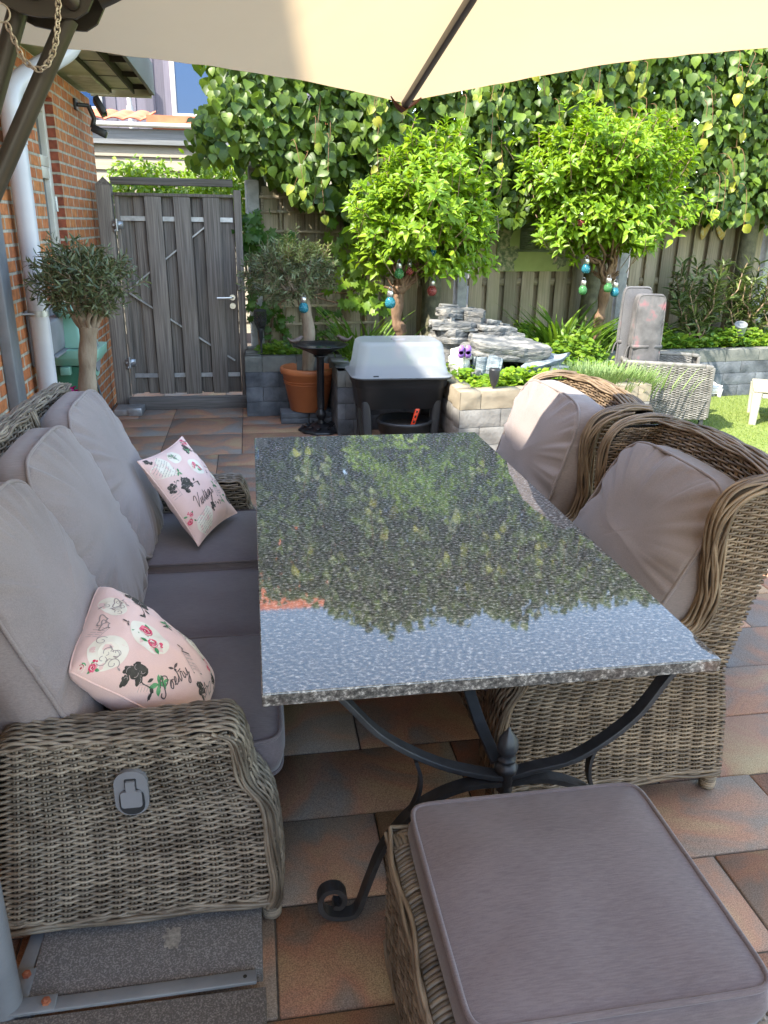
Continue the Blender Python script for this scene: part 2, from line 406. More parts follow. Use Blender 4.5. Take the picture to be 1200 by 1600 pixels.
M['cap_l'] = mat('sandy_capstone', (.22,.185,.13), (.31,.265,.19), scale=8, rough=.9, bump=.3)
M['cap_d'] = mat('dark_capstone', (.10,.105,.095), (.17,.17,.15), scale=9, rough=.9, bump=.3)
M['terracotta'] = mat('terracotta_plastic', (.40,.125,.045), (.47,.16,.06), scale=5, rough=.45)
M['soil'] = mat('soil', (.02,.014,.01), (.05,.036,.025), scale=40, rough=1, bump=.8)
M['black_iron'] = mat('black_cast_iron', (.008,.009,.011), (.016,.017,.02), scale=25, rough=.3, bump=.2)
M['black_plastic'] = mat('black_plastic', (.018,.02,.023), (.026,.028,.032), scale=6, rough=.42)
M['orange'] = mat('orange_plastic', (.75,.06,.02), rough=.35)
M['white_plastic'] = mat('cream_resin', (.36,.335,.27), (.42,.40,.33), scale=4, rough=.45)
M['slate'] = mat('slate_rock', (.06,.066,.07), (.24,.232,.21), scale=9, rough=.75, bump=.9, bscale=30, stretch=(1,1,4), island=.3, c3=(.12,.12,.115))
M['slate_b'] = mat('blue_slate', (.06,.08,.10), (.24,.28,.30), scale=8, rough=.6, bump=.9, bscale=30, stretch=(1,1,3), island=.3)
M['water'] = mat('water', (.02,.035,.045), rough=.04, spec=.7)
M['bark_brown'] = mat('bark_brown', (.10,.055,.03), (.24,.15,.09), scale=22, rough=.9, bump=.8, bscale=60, stretch=(1,1,.35))
M['bark_pale'] = mat('bark_pale', (.20,.15,.105), (.33,.27,.20), scale=16, rough=.9, bump=.6, bscale=50, stretch=(1,1,.4))
M['bark_green'] = mat('bark_green', (.08,.075,.045), (.15,.14,.085), scale=14, rough=.9, bump=.6)
M['twig'] = mat('twig', (.20,.13,.08), (.30,.21,.13), scale=30, rough=.8)
M['twig_red'] = mat('twig_red', (.16,.07,.035), (.24,.13,.06), scale=30, rough=.8)
M['l_linden'] = leafmat('linden_leaf', (.03,.075,.009), (.17,.265,.03), .45, .42)
M['l_bract'] = leafmat('linden_bract', (.30,.37,.045), (.50,.48,.07), .5, .45)
M['l_hyd'] = leafmat('hydrangea_leaf', (.12,.24,.010), (.27,.41,.026), .45, .42)
M['l_olive'] = leafmat('olive_leaf', (.05,.075,.03), (.17,.20,.095), .42, .15)
M['l_olive_new'] = leafmat('olive_leaf_new', (.16,.20,.06), (.26,.29,.10), .5, .3)
M['l_vine'] = leafmat('vine_leaf', (.035,.10,.012), (.09,.19,.022), .45, .4)
M['l_bright'] = leafmat('bright_leaf', (.10,.22,.015), (.24,.36,.035), .45, .42)
M['l_cover'] = leafmat('cover_leaf', (.06,.16,.012), (.22,.33,.03), .45, .4)
M['l_lav'] = leafmat('lavender_blade', (.10,.19,.05), (.24,.32,.12), .6, .3)
M['l_lily'] = leafmat('lily_blade', (.07,.16,.02), (.18,.30,.04), .45, .4)
M['l_olean'] = leafmat('oleander_leaf', (.04,.08,.016), (.16,.20,.06), .35, .2)
M['l_grass'] = leafmat('grass_blade', (.10,.17,.02), (.24,.30,.05), .6, .35)
M['grass_base'] = mat('lawn', (.10,.15,.025), (.19,.23,.05), scale=30, rough=1, bump=.6)
M['magenta'] = leafmat('magenta_petal', (.45,.008,.18), (.62,.02,.30), .5, .3, tint=(1.1,.6,1))
M['wick_grey'] = mat('grey_rattan', (.12,.114,.102), (.19,.182,.167), scale=20, rough=.55, island=.25)
M['wick_grey_in'] = mat('grey_rattan_gap', (.06,.058,.055), rough=.9)
M['pad_white'] = fabricmat('white_pad', (.45,.43,.39), (.58,.56,.52))
M['roll_dark'] = fabricmat('charcoal_pad', (.07,.07,.075), (.13,.13,.135))
M['roll_grey'] = mat('patterned_pad', (.065,.063,.064), (.30,.10,.115), scale=9, rough=.9, bump=.2, c3=(.125,.12,.12)); M['roll_grey'].node_tree.nodes['Color Ramp'].color_ramp.elements[2].position = .80; M['roll_grey'].node_tree.nodes['Color Ramp'].color_ramp.elements[1].position = .6
M['roll_pink'] = fabricmat('pink_patch', (.40,.11,.14), (.55,.22,.25))
M['silver'] = mat('silver_cap', (.62,.62,.6), rough=.28, metal=.85)
M['g_blue'] = glassmat('blue_glass', (.10,.55,.72)); M['g_red'] = glassmat('red_glass', (.80,.20,.18)); M['g_green'] = glassmat('green_glass', (.22,.65,.25))
M['mint'] = mat('mint_plastic', (.16,.34,.27), (.22,.41,.33), scale=4, rough=.35)
M['mint_d'] = mat('green_plastic', (.03,.14,.09), (.05,.19,.12), scale=4, rough=.4)
M['grey_box'] = mat('grey_plastic', (.15,.155,.17), (.21,.215,.235), scale=5, rough=.5)
M['orange_tile'] = mat('roof_tile', (.52,.13,.06), (.66,.21,.10), scale=5, rough=.75, bump=.2)
M['cream_board'] = woodmat('cream_weatherboard', (.29,.26,.19), (.38,.34,.265), 'X')
M['grey_board'] = woodmat('grey_fascia', (.16,.17,.17), (.25,.26,.26), 'X')
M['lilac'] = woodmat('lilac_cladding', (.115,.105,.132), (.155,.142,.172))
M['blue_win'] = mat('sky_tint_window', (.02,.055,.14), rough=.03, spec=.4)  # blue base colour paints the sky's reflection into the glass
M['white_frame'] = mat('white_window_frame', (.5,.49,.48), rough=.4)
M['amber'] = mat('amber_lens', (.5,.36,.04), rough=.25)
M['canvas_post'] = mat('brown_reinforcement', (.13,.05,.035), rough=.8)
M['wing_y'] = mat('butterfly_wing', (.52,.47,.30), (.62,.58,.42), scale=14, rough=.4, c3=(.60,.42,.08))
M['wing_k'] = mat('butterfly_body', (.05,.045,.035), rough=.4)
M['purple'] = mat('purple_ornament', (.25,.12,.42), rough=.3)
# ------------------------------------------------------------------ camera and light
cam = bpy.data.cameras.new('camera'); co = bpy.data.objects.new('camera', cam); COL.objects.link(co)
Rm = Matrix(((0.98687952, 0.04109347, -0.15614143), (-0.1607413, 0.34110361, -0.92618063), (0.01520043, 0.93912707, 0.34323359)))
# rows = world axes in camera space, so this is the camera-to-world rotation
Rm = Matrix(((Rm[0][0], Rm[0][1], Rm[0][2]), (Rm[1][0], Rm[1][1], Rm[1][2]), (Rm[2][0], Rm[2][1], Rm[2][2])))
co.matrix_world = Matrix.Translation((0, 0, 1.635)) @ Rm.to_4x4()
cam.sensor_width = 36; cam.lens = 1227.29 / 1600 * 36; cam.clip_start = .05; cam.clip_end = 400
sc.camera = co
SUN_AZ, SUN_EL = math.radians(57), math.radians(47.5)      # heading the shadows fall to, from +Y towards +X
ldir = Vector((math.sin(SUN_AZ)*math.cos(SUN_EL), math.cos(SUN_AZ)*math.cos(SUN_EL), -math.sin(SUN_EL)))
sun = bpy.data.lights.new('sun', 'SUN'); sun.energy = 2.0; sun.angle = math.radians(.53); sun.color = (1, .93, .82)
so = bpy.data.objects.new('sun', sun); COL.objects.link(so); so.rotation_euler = ldir.to_track_quat('-Z', 'Y').to_euler()
so.location = (-8, -4, 12)
w = bpy.data.worlds.new('World'); sc.world = w; w.use_nodes = True
nt = w.node_tree; bg = nt.nodes['Background']; sky = nt.nodes.new('ShaderNodeTexSky')
sky.sky_type = 'NISHITA'; sky.sun_disc = False; sky.sun_elevation = SUN_EL; sky.sun_rotation = SUN_AZ + PI
sky.air_density = 1.0; sky.dust_density = .8; sky.ozone_density = 1.0
wb = N_(nt, 'ShaderNodeMix', data_type='RGBA', blend_type='MULTIPLY'); wb.inputs[0].default_value = 1; wb.inputs[7].default_value = (1, .93, .83, 1)
nt.links.new(sky.outputs[0], wb.inputs[6]); nt.links.new(wb.outputs[2], bg.inputs[0]); bg.inputs['Strength'].default_value = .15
sc.view_settings.view_transform = 'Standard'; sc.view_settings.look = 'None'; sc.view_settings.gamma = 1
sc.view_settings.exposure = 2.85
cy = sc.cycles
cy.max_bounces = 7; cy.diffuse_bounces = 4; cy.glossy_bounces = 3; cy.transmission_bounces = 5; cy.transparent_max_bounces = 8
cy.caustics_reflective = False; cy.caustics_refractive = False; cy.use_denoising = True; cy.sample_clamp_indirect = 6

# ------------------------------------------------------------------ ground
mb = MB(); bx(mb, -60, 60, -60, 90, -.4, -.06); tag(mb.build('ground', M['joint'], smooth=False), kind='structure')
mb = MB(); bx(mb, -1.6, 3.1, -3, 9.4, -.06, -.006); tag(mb.build('paving_bed', M['joint'], smooth=False), kind='structure')
# 60 x 30 pavers, running bond, rows across the patio
mb = MB(); pw, ph, gap = .607, .304, .0045
def paver(x0, x1, y0, y1):
    x0, x1 = max(x0, -1.3), min(x1, 3.08)
    if x1 - x0 > .03: bx(mb, x0, x1 - gap, y0, y1 - gap, -.04, random.uniform(-.0025, .0025))
for r in range(-9, 8):
    y0 = 1.253 + (r-1) * ph; off = 0 if r % 2 else .303
    for k in range(-3, 6): paver(off + k*pw - .002, off + (k+1)*pw - .002, y0, y0 + ph)
y = 1.253 + 7*ph; rr = random.Random(5)
while y < 9.2:       # towards the gate: squares, halves and pairs mixed
    x = -1.3 - rr.choice((.2, .33, .5))
    while x < 3.1:
        q = rr.random()
        if q < .45: paver(x, x+pw, y, y+pw); x += pw
        elif q < .75: paver(x, x+pw, y, y+ph); paver(x, x+pw, y+ph, y+pw); x += pw
        else: paver(x, x+ph, y, y+pw); x += ph
    y += pw
tag(mb.build('patio_paving', M['pave'], bevel=.004, seg=1), kind='structure')
mb = MB(); bx(mb, 3.1, 16, -4, 12, -.06, .0); tag(mb.build('lawn', M['grass_base'], smooth=False), kind='structure')
mb = MB(); bx(mb, 3.085, 3.13, -3, 7.2, -.06, .012); tag(mb.build('lawn_edging', M['concrete'], bevel=.004), kind='structure')
# grass blades where the lawn shows
n = 26000
P = np.c_[rng.uniform(3.2, 6.6, n), rng.uniform(4.6, 7.9, n), np.zeros(n)]
a = rng.uniform(0, 2*PI, n); h = rng.uniform(.012, .03, n); lx = rng.normal(0, .010, n); ly = rng.normal(0, .010, n)
wd = np.c_[np.cos(a), np.sin(a), np.zeros(n)] * .0022
mb = MB(); V = np.stack([P - wd, P + wd, P + np.c_[lx, ly, h]], 1)
mb.add(V, np.arange(3*n).reshape(-1, 3)); tag(mb.build('grass', M['l_grass']), kind='stuff')

# ------------------------------------------------------------------ brick house on the left
XW = -1.31
house = thing('brick_house', (-3, 4, 0), 'orange brick house with white downpipe and a glazed back door, left of the gate', 'house')
mb = MB()
bx(mb, XW-.3, XW, -4, 5.86, 0, 2.62); bx(mb, XW-.3, XW, 6.42, 7.92, 0, 2.62)
bx(mb, XW-.3, XW, 5.86, 6.42, 2.43, 2.62)
mb.build('wall', M['brick_x'], house, smooth=False)
for y0, y1, z in ((6.417, 6.4195, 2.43), (5.8605, 5.863, 2.43), (7.9205, 7.923, 2.62)):   # brick reveals and wall end
    mb = MB(); bx(mb, XW-.298, XW-.001, y0, y1, 0, z); mb.build('brick_reveal', M['brick_y'], house, smooth=False)
mb = MB()   # upper house set back from the extension: it shades the patio
bx(mb, -9, -3.02, -8, 6.5, 0, 6.04); mb.build('upper_storey', M['brick_x'], house, smooth=False)
mb = MB(); bx(mb, -9.2, -3.0, -8.2, 6.6, 6.04, 6.12); bx(mb, -9, -1.62, -8, 7.9, 2.62, 2.7)
mb.build('flat_roof', M['soffit_d'], house, smooth=False)
# eaves: stepped soffit boards running along the wall
mb = MB()
bx(mb, -3.0, -1.12, -4, 7.86, 2.665, 2.80); bx(mb, -1.115, -.93, -4, 7.93, 2.70, 2.82); bx(mb, -.925, -.80, -4, 7.98, 2.735, 2.86)
bx(mb, -1.305, -.79, 7.985, 8.02, 2.655, 2.90)
mb.build('soffit', M['soffit'], house, bevel=.004)
mb = MB(); bx(mb, -.795, -.765, -4, 8.03, 2.68, 2.93); mb.build('fascia_board', M['grey_board'], house, bevel=.003)
mb = MB(); bx(mb, -1.30, -1.125, 7.0, 7.85, 2.655, 2.664); mb.build('soffit_panel', M['plaster_w'], house, smooth=False)
mb = MB()
for y in np.arange(4.1, 7.9, .62): bx(mb, -1.112, -.805, y, y+.012, 2.697, 2.738)
for x in (-1.118, -.9275): bx(mb, x-.006, x+.006, -4, 7.9, 2.668, 2.742)
mb.build('soffit_seam', M['soffit_d'], house, smooth=False)
# door frame, door, glass, hinges
mb = MB(); x0 = XW - .135
bx(mb, x0, XW-.055, 6.352, 6.4155, 0, 2.43); bx(mb, x0, XW-.055, 5.865, 5.925, 0, 2.43); bx(mb, x0, XW-.055, 5.926, 6.351, 2.33, 2.43)
bx(mb, x0, XW-.055, 5.926, 6.351, 1.98, 2.05)
mb.build('door_frame', M['frame_w'], house, bevel=.004)
door = MB(); x0 = XW - .12
bx(door, x0, XW-.045, 6.27, 6.349, .02, 1.975); bx(door, x0, XW-.045, 5.928, 5.99, .02, 1.975)
bx(door, x0, XW-.045, 5.991, 6.269, 1.90, 1.975); bx(door, x0, XW-.045, 5.991, 6.269, .02, .55)
door = door.build('door', M['frame_w'], house, bevel=.005)
mb = MB(); bx(mb, XW-.09, XW-.08, 5.99, 6.27, .55, 1.9); mb.build('pane', M['win_glass'], door, smooth=False)
for z in (1.74, 1.40, .6):
    mb = MB(); tube(mb, [(XW-.04, 6.35, z-.05), (XW-.04, 6.35, z+.05)], .013, 10)
    bx(mb, XW-.0535, XW-.046, 6.315, 6.385, z-.05, z+.05)
    for q in (-.02, .02): tube(mb, [(XW-.04, 6.35, z+q-.002), (XW-.04, 6.35, z+q+.002)], .0145, 10)
    mb.build('hinge', M['galv'], door)
mb = MB(); bx(mb, XW-.105, XW-.095, 5.926, 6.351, 2.06, 2.325); mb.build('fanlight', M['win_glass'], house, smooth=False)
# downpipe with elbow, sleeve and bracket
pipe = MB()
tube(pipe, smooth_path([(-1.235, 5.0, 0), (-1.235, 5.0, 1.2), (-1.235, 5.0, 2.13)], 12), .056, 20)
tube(pipe, smooth_path([(-1.235, 5.0, 2.13), (-1.235, 5.0, 2.24), (-1.20, 5.06, 2.33), (-1.06, 5.22, 2.46), (-.96, 5.34, 2.56), (-.93, 5.38, 2.68)], 24), .056, 20)
pipe = pipe.build('downpipe', M['pipe'], house)
mb = MB(); tube(mb, [(-1.235, 5.0, 2.02), (-1.235, 5.0, 2.16)], .061, 20); tube(mb, [(-1.235, 5.0, 1.99), (-1.235, 5.0, 2.0)], .0575, 20)
mb.build('sleeve', M['pipe'], pipe)
mb = MB(); tube(mb, [(-1.235, 5.0, 1.10), (-1.235, 5.0, 1.135)], .0595, 20); bx(mb, XW, -1.29, 4.985, 5.015, 1.105, 1.13)
tube(mb, [(-1.31, 4.93, 1.117), (-1.245, 4.945, 1.117)], .007, 8)
mb.build('pipe_bracket', M['galv'], pipe)

mb = MB(); bx(mb, XW+.002, XW+.06, 4.43, 4.58, 0, 2.45); bx(mb, XW+.002, XW+.045, 4.581, 4.62, 0, 2.45)
tag(mb.build('wall_post', M['grey_steel'], bevel=.006), 'plain grey square post standing against the brick wall at the left edge', 'post')

# floodlight on the wall
fl = thing('floodlight', (XW+.05, 7.25, 2.43), 'small black wall floodlight with sensor at the brick corner under the eaves', 'floodlight')
mb = MB(); bx(mb, XW+.001, XW+.02, 7.17, 7.27, 2.45, 2.53); tube(mb, [(XW+.02, 7.22, 2.49), (XW+.10, 7.26, 2.49)], .016, 10)
tube(mb, [(XW+.10, 7.26, 2.49), (XW+.13, 7.28, 2.40), (XW+.11, 7.28, 2.33)], .02, 10); mb.build('bracket', M['black_plastic'], fl, bevel=.003)
Rx = Matrix.Rotation(math.radians(-28), 3, 'Y') @ Matrix.Rotation(math.radians(12), 3, 'Z')
mb = MB(); box(mb, (XW+.18, 7.30, 2.49), (.045, .16, .135), 0, 0, np.array(Rx)); mb.build('lamp_head', M['black_plastic'], fl, bevel=.008)
mb = MB(); box(mb, (XW+.205, 7.30, 2.478), (.006, .135, .108), 0, 0, np.array(Rx)); mb.build('lens', M['plaster_w'], fl)
mb = MB(); box(mb, (XW+.16, 7.29, 2.31), (.12, .075, .06), 0, 0, np.array(Matrix.Rotation(math.radians(25), 3, 'Y'))); mb.build('sensor', M['black_plastic'], fl, bevel=.01)

# ------------------------------------------------------------------ gate
GY = 7.55
gate = thing('garden_gate', (-.62, GY, 0), 'tall weathered grey board gate with steel lever handle beside the brick house', 'gate')
mb = MB(); bx(mb, -1.265, -1.14, GY-.06, GY+.06, 0, 1.92)
pt = A([-1.265,GY-.06,1.92],[-1.14,GY-.06,1.92],[-1.14,GY+.06,1.92],[-1.265,GY+.06,1.92],[-1.2025,GY,1.985])
mb.add(pt, [[0,1,4]]); mb.add(pt, [[1,2,4]]); mb.add(pt, [[2,3,4]]); mb.add(pt, [[3,0,4]])
mb.build('post', M['wood_gate'], gate, bevel=.005)
mb = MB(); bx(mb, -.115, -.05, GY-.055, GY+.055, 0, 1.90); mb.build('post', M['wood_gate'], gate, bevel=.005)
mb = MB(); bx(mb, -1.139, -.116, GY-.045, GY+.03, 1.925, 1.985); mb.build('top_beam', M['wood_gate_x'], gate, bevel=.004)
leaf = MB()
xs = np.linspace(-1.11, -.125, 9)
for i in range(8):      # overlapping boards, front and back alternating
    wv = .092 if i % 2 else .142
    c = (xs[i]+xs[i+1])/2 + random.uniform(-.004, .004); yy = GY-.036 if i % 2 == 0 else GY+.012
    if i == 0: wv = .085; c -= .015; yy = GY + .012
    if i == 7: wv = .13
    bx(leaf, c-wv/2, c+wv/2, yy-.011, yy+.011, .12+random.uniform(-.004, .004), 1.835)
bx(leaf, -1.125, -1.085, GY-.03, GY+.02, .12, 1.84)
for i in range(7):
    c = xs[i+1]; bx(leaf, c-.07, c+.07, GY+.026, GY+.046, .125, 1.835)
bx(leaf, -1.125, -.118, GY-.05, GY+.05, 1.837, 1.862)
leaf = leaf.build('door_leaf', M['wood_gate'], gate, bevel=.003)
mb = MB(); yy = GY - .012
for z in (.29, 1.655): bx(mb, -1.10, -.13, yy-.006, yy+.006, z-.019, z+.019)
beam(mb, (-1.07, yy, 1.06), (-.34, yy, 1.62), .012, .036, (0,-1,0)); beam(mb, (-1.07, yy, 1.03), (-.17, yy, .42), .012, .036, (0,-1,0))
fr = mb.build('steel_frame', M['galv'], gate, smooth=False)
for z in (1.60, .42):
    mb = MB(); bx(mb, -1.15, -1.06, GY-.072, GY-.064, z-.03, z+.03); tube(mb, [(-1.115, GY-.078, z-.05), (-1.115, GY-.078, z+.05)], .012, 10)
    bx(mb, -1.14, -1.12, GY-.085, GY-.06, z-.055, z-.035)
    for q in (-1.14, -1.075): tube(mb, [(q, GY-.082, z), (q, GY-.06, z)], .010, 8)
    mb.build('hinge', M['galv'], gate)
mb = MB(); tube(mb, [(-.165, GY-.052, .995), (-.165, GY-.062, .995)], .026, 20); tube(mb, smooth_path([(-.165, GY-.06, .995), (-.165, GY-.10, .995), (-.19, GY-.108, .995), (-.30, GY-.108, .993)], 16), .0095, 10)
mb.build('lever_handle', M['silver'], gate)
mb = MB(); tube(mb, [(-.165, GY-.05, .92), (-.165, GY-.062, .92)], .026, 20); tube(mb, [(-.165, GY-.062, .92), (-.165, GY-.068, .92)], .011, 12)
mb.build('keyhole_rose', M['silver'], gate)
mb = MB()
for k in range(6): bx(mb, -1.14, -.08, GY-.165+k*.019, GY-.165+k*.019+.015, .0, .102)
bx(mb, -1.14, -.08, GY-.17, GY-.05, 0, .094)
tag(mb.build('threshold_step', M['wood_gate_x'], bevel=.003), 'low ribbed dark timber step under the gate', 'step')
mb = MB(); bx(mb, -1.24, -1.0, GY-.40, GY-.16, 0, .055); bx(mb, -1.12, -1.0, GY-.42, GY-.40, .0, .07)
tag(mb.build('drain_cover', M['galv'], bevel=.006), 'flat galvanised box on the ground at the foot of the left gate post', 'drain')

# ------------------------------------------------------------------ board fence (receding to the right)
FD = nrm(A(1, .158, 0)); FN = A(FD[1], -FD[0], 0)      # along the fence, towards the garden
F0 = A(0, 7.85, 0)
FR = np.stack([FD, -FN, A(0,0,1)], 1)
def fp(s, d=0, z=0): return F0 + FD*s + FN*d + A(0,0,z)
def fence_panel(s0, s1, label, top=1.95):
    t = thing('board_fence', tuple(fp((s0+s1)/2)), label, 'fence', 'board fence panels')
    mb = MB(); pitch = .2; k = 0; s = s0 + .075
    while s < s1 - .05:
        wv = .142 + random.uniform(-.003, .003)
        box(mb, fp(s, .028, top/2+.02), (wv, .017, top-.04), 0, 0, FR)
        if s + .1 < s1-.06: box(mb, fp(s+.1, -.028, top/2+.02), (wv, .017, top-.04), 0, 0, FR)
        s += pitch
    mb.build('boards', M['wood_fence'], t, bevel=.003, seg=1)
    for z in (.42, 1.09, 1.75):
        mb = MB(); box(mb, fp((s0+s1)/2, 0, z), (s1-s0-.01, .036, .07), 0, 0, FR); mb.build('rail', M['wood_fence_x'], t)
    return t
fence_panel(.13, 2.09, 'weathered board fence panel behind the trellis and potted olive')
fence_panel(2.25, 4.0, 'sunlit board fence panel with the green garden picture hanging on it')
fence_panel(4.16, 5.95, 'sunlit board fence panel with the butterfly ornament above the oleander')
fence_panel(6.11, 7.9, 'board fence panel at the right edge beyond the oleander')
for s, l in ((.045, 'pale square concrete fence post right of the gate'), (2.17, 'concrete fence post left of the green garden picture'), (4.08, 'concrete fence post behind the right hydrangea trunk'),
             (6.03, 'concrete fence post at the right edge behind the oleander')):
    mb = MB(); box(mb, fp(s, .0 if s > .1 else .03, 1.0), (.115, .11, 2.0), 0, 0, FR)
    tag(mb.build('fence_post', M['concrete'], bevel=.012), l, 'fence post', 'concrete fence posts')
# trellis in front of the left panel
mb = MB()
for z in (.55, .715, .885, 1.055, 1.225, 1.395, 1.565, 1.735, 1.86): box(mb, fp(.68, .066, z), (1.18, .012, .026), 0, 0, FR)
for s in np.arange(.13, 1.3, .17): box(mb, fp(s, .053, 1.2), (.026, .012, 1.4), 0, 0, FR)
tag(mb.build('trellis', M['wood_fence_x'], bevel=.002, seg=1), 'weathered square timber trellis on the fence behind the potted olive', 'trellis')
mb = MB(); box(mb, fp(.31, .075, 1.735), (.085, .004, .024), 0, 0, FR)
tag(mb.build('name_tag', M['white_plastic']), 'tiny white tag fixed to the top of the trellis', 'tag')

# ------------------------------------------------------------------ neighbours beyond the gate
shed = thing('weatherboard_shed', (-1, 12.3, 0), 'cream weatherboard outbuilding with gutter and red roof tiles beyond the gate', 'shed')
mb = MB()
for k in range(16):
    z = .1 + k*.168; mb.add(A([-5,12.0,z],[1.6,12.0,z],[1.6,12.028,z+.166],[-5,12.028,z+.166],[-5,12.1,z],[1.6,12.1,z],[1.6,12.1,z+.166],[-5,12.1,z+.166]), BOXF)
mb.build('wall', M['cream_board'], shed, smooth=False)
mb = MB(); bx(mb, -5, 1.6, 11.95, 12.0, 2.60, 2.79); mb.build('fascia_board', M['grey_board'], shed, smooth=False)
mb = MB(); P = [(-5.1, 11.90, 2.83), (1.7, 11.90, 2.83)]
tube(mb, P, .032, 12); mb.build('gutter', M['frame_w'], shed)
mb = MB(); U = np.linspace(-5.0, -1.27, 190); Vv = np.linspace(0, 1, 14)
S = np.zeros((14, 190, 3))
for i, v in enumerate(Vv):
    S[i, :, 0] = U; S[i, :, 1] = 11.93 + v*1.4; S[i, :, 2] = 2.885 + v*.24 + .034*np.abs(np.sin(U*PI/.225))**.8 + (.012 if i % 2 else 0)
grid(mb, S); grid(mb, S - A(0,0,.012), flip=True)
mb.build('roof', M['orange_tile'], shed)
mb = MB(); bx(mb, -1.27, 1.65, 11.93, 13.3, 2.865, 2.96); mb.build('flat_roof', M['orange_tile'], shed, smooth=False)

nh = thing('neighbour_house', (-1, 16.5, 0), 'lilac grey clad neighbouring house with windows coloured like reflected sky and red tiled roof, above the gate', 'house')
mb = MB(); k = 0; x = -9.0
while x < 1.7:
    bx(mb, x, x+.168, 16.0 - .012*(k % 2), 16.2, 3.17, 5.8); x += .17; k += 1
mb.build('cladding', M['lilac'], nh, smooth=False)
mb = MB(); bx(mb, -9, 1.8, 16.03, 22, 0, 3.12); bx(mb, -9, 1.8, 16.22, 22, 3.12, 5.8); mb.build('wall', M['brick_x'], nh, smooth=False)
mb = MB(); bx(mb, -9, 1.8, 15.96, 16.03, 3.125, 3.165); mb.build('sill_board', M['grey_board'], nh, smooth=False)
for x0, x1, z0, z1 in ((-1.24, .25, 3.36, 4.6), (-3.6, -2.42, 3.42, 4.6)):
    mb = MB(); f = .085
    bx(mb, x0, x1, 15.95, 15.995, z0, z0+f); bx(mb, x0, x1, 15.95, 15.995, z1-f, z1); bx(mb, x0, x0+f, 15.95, 15.995, z0+f, z1-f); bx(mb, x1-f, x1, 15.95, 15.995, z0+f, z1-f)
    f_ = mb.build('window', M['white_frame'], nh, bevel=.008)
    mb = MB(); bx(mb, x0+f, x1-f, 15.965, 15.98, z0+f, z1-f); mb.build('pane', M['blue_win'], f_, smooth=False)
mb = MB(); S = np.zeros((30, 260, 3)); U = np.linspace(-9.3, 2.0, 260)
for i, v in enumerate(np.linspace(0, 1, 30)):
    S[i, :, 0] = U; S[i, :, 1] = 15.5 + v*4.6; S[i, :, 2] = 5.65 + v*4.42 + .035*np.abs(np.sin(U*PI/.23)) + (.02 if i % 2 else 0)
grid(mb, S); S2 = S.copy(); S2[:, :, 1] = 2*20.1 - S[:, :, 1]; grid(mb, S2, flip=True)
mb.build('roof', M['orange_tile'], nh)
mb = MB(); tube(mb, [(-1.93, 15.7, 3.05), (-1.93, 15.7, 4.3)], .04, 12); tube(mb, [(-1.93, 15.7, 3.35), (-1.93, 15.7, 3.5)], .06, 12); mb.build('vent_pipe', M['white_frame'], nh)
# ------------------------------------------------------------------ woven rattan
def ruled(Lp, Rp, arch=None):
    Lp = np.asarray(Lp, float); Rp = np.asarray(Rp, float)
    def S(u, v):
        u = np.asarray(u)[None, :, None]; l = resample(Lp, v)[:, None]; r = resample(Rp, v)[:, None]
        P = l*(1-u) + r*u
        if arch is not None: P = P + (np.asarray(v)[:, None, None]**2) * 4*u*(1-u) * A(*arch)
        return P
    return S
def weave(mb, S, rows, stakes, r=.0041, out=(0,0,1), amp=.0046, m=0, back=1, per=4, pairs=True):
    v = (np.arange(rows)+.5)/rows + rng.uniform(-.05, .05, rows)/rows; v = np.clip(v, .002, .998)
    u = np.linspace(0, 1, stakes*per+1)
    P = S(u, v); du = S(np.clip(u+.01, 0, 1), v) - S(np.clip(u-.01, 0, 1), v); dv = S(u, np.clip(v+.02, 0, 1)) - S(u, np.clip(v-.02, 0, 1))
    N = nrm(np.cross(du, dv)); N = N * (1 if float((N.reshape(-1, 3)@A(*out)).mean()) > 0 else -1)
    sgz = 1 if nrm(dv).mean((0, 1))[2] >= 0 else -1
    ph = np.cos(PI*stakes*u[None, :] + PI*(np.arange(rows) % 2)[:, None]) * amp
    dz = nrm(dv) * (rng.normal(0, .0002, P.shape[:2])[..., None] - .0008*np.sin(PI*(stakes*u[None, :] + .5 + (np.arange(rows) % 2)[:, None]))[..., None]*sgz)
    tubes(mb, P + N*ph[..., None] + dz, r*rng.uniform(.9, 1.1, (rows, 1)), N, 5, m)
    vv = np.linspace(0, 1, 9); us = (np.arange(1, stakes))/stakes
    offs = (-.0042, .0042) if pairs else (0,)
    Lw = np.linalg.norm(S(A(0., 1.), A(.5))[0, 1] - S(A(0., 1.), A(.5))[0, 0])
    for o_ in offs:
        Q = S(np.clip(us + o_/Lw, 0, 1), vv).transpose(1, 0, 2)
        Nq = np.broadcast_to(N[len(N)//2, len(u)//2], Q.shape)
        tubes(mb, Q - Nq*.001, .0034, Nq, 5, m)
    if back:
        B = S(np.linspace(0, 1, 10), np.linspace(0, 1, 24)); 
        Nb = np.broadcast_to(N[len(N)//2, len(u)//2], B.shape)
        grid(mb, B - Nb*(amp+r*1.3), 1)  # dark sheet in place of the shaded hollow behind the weave
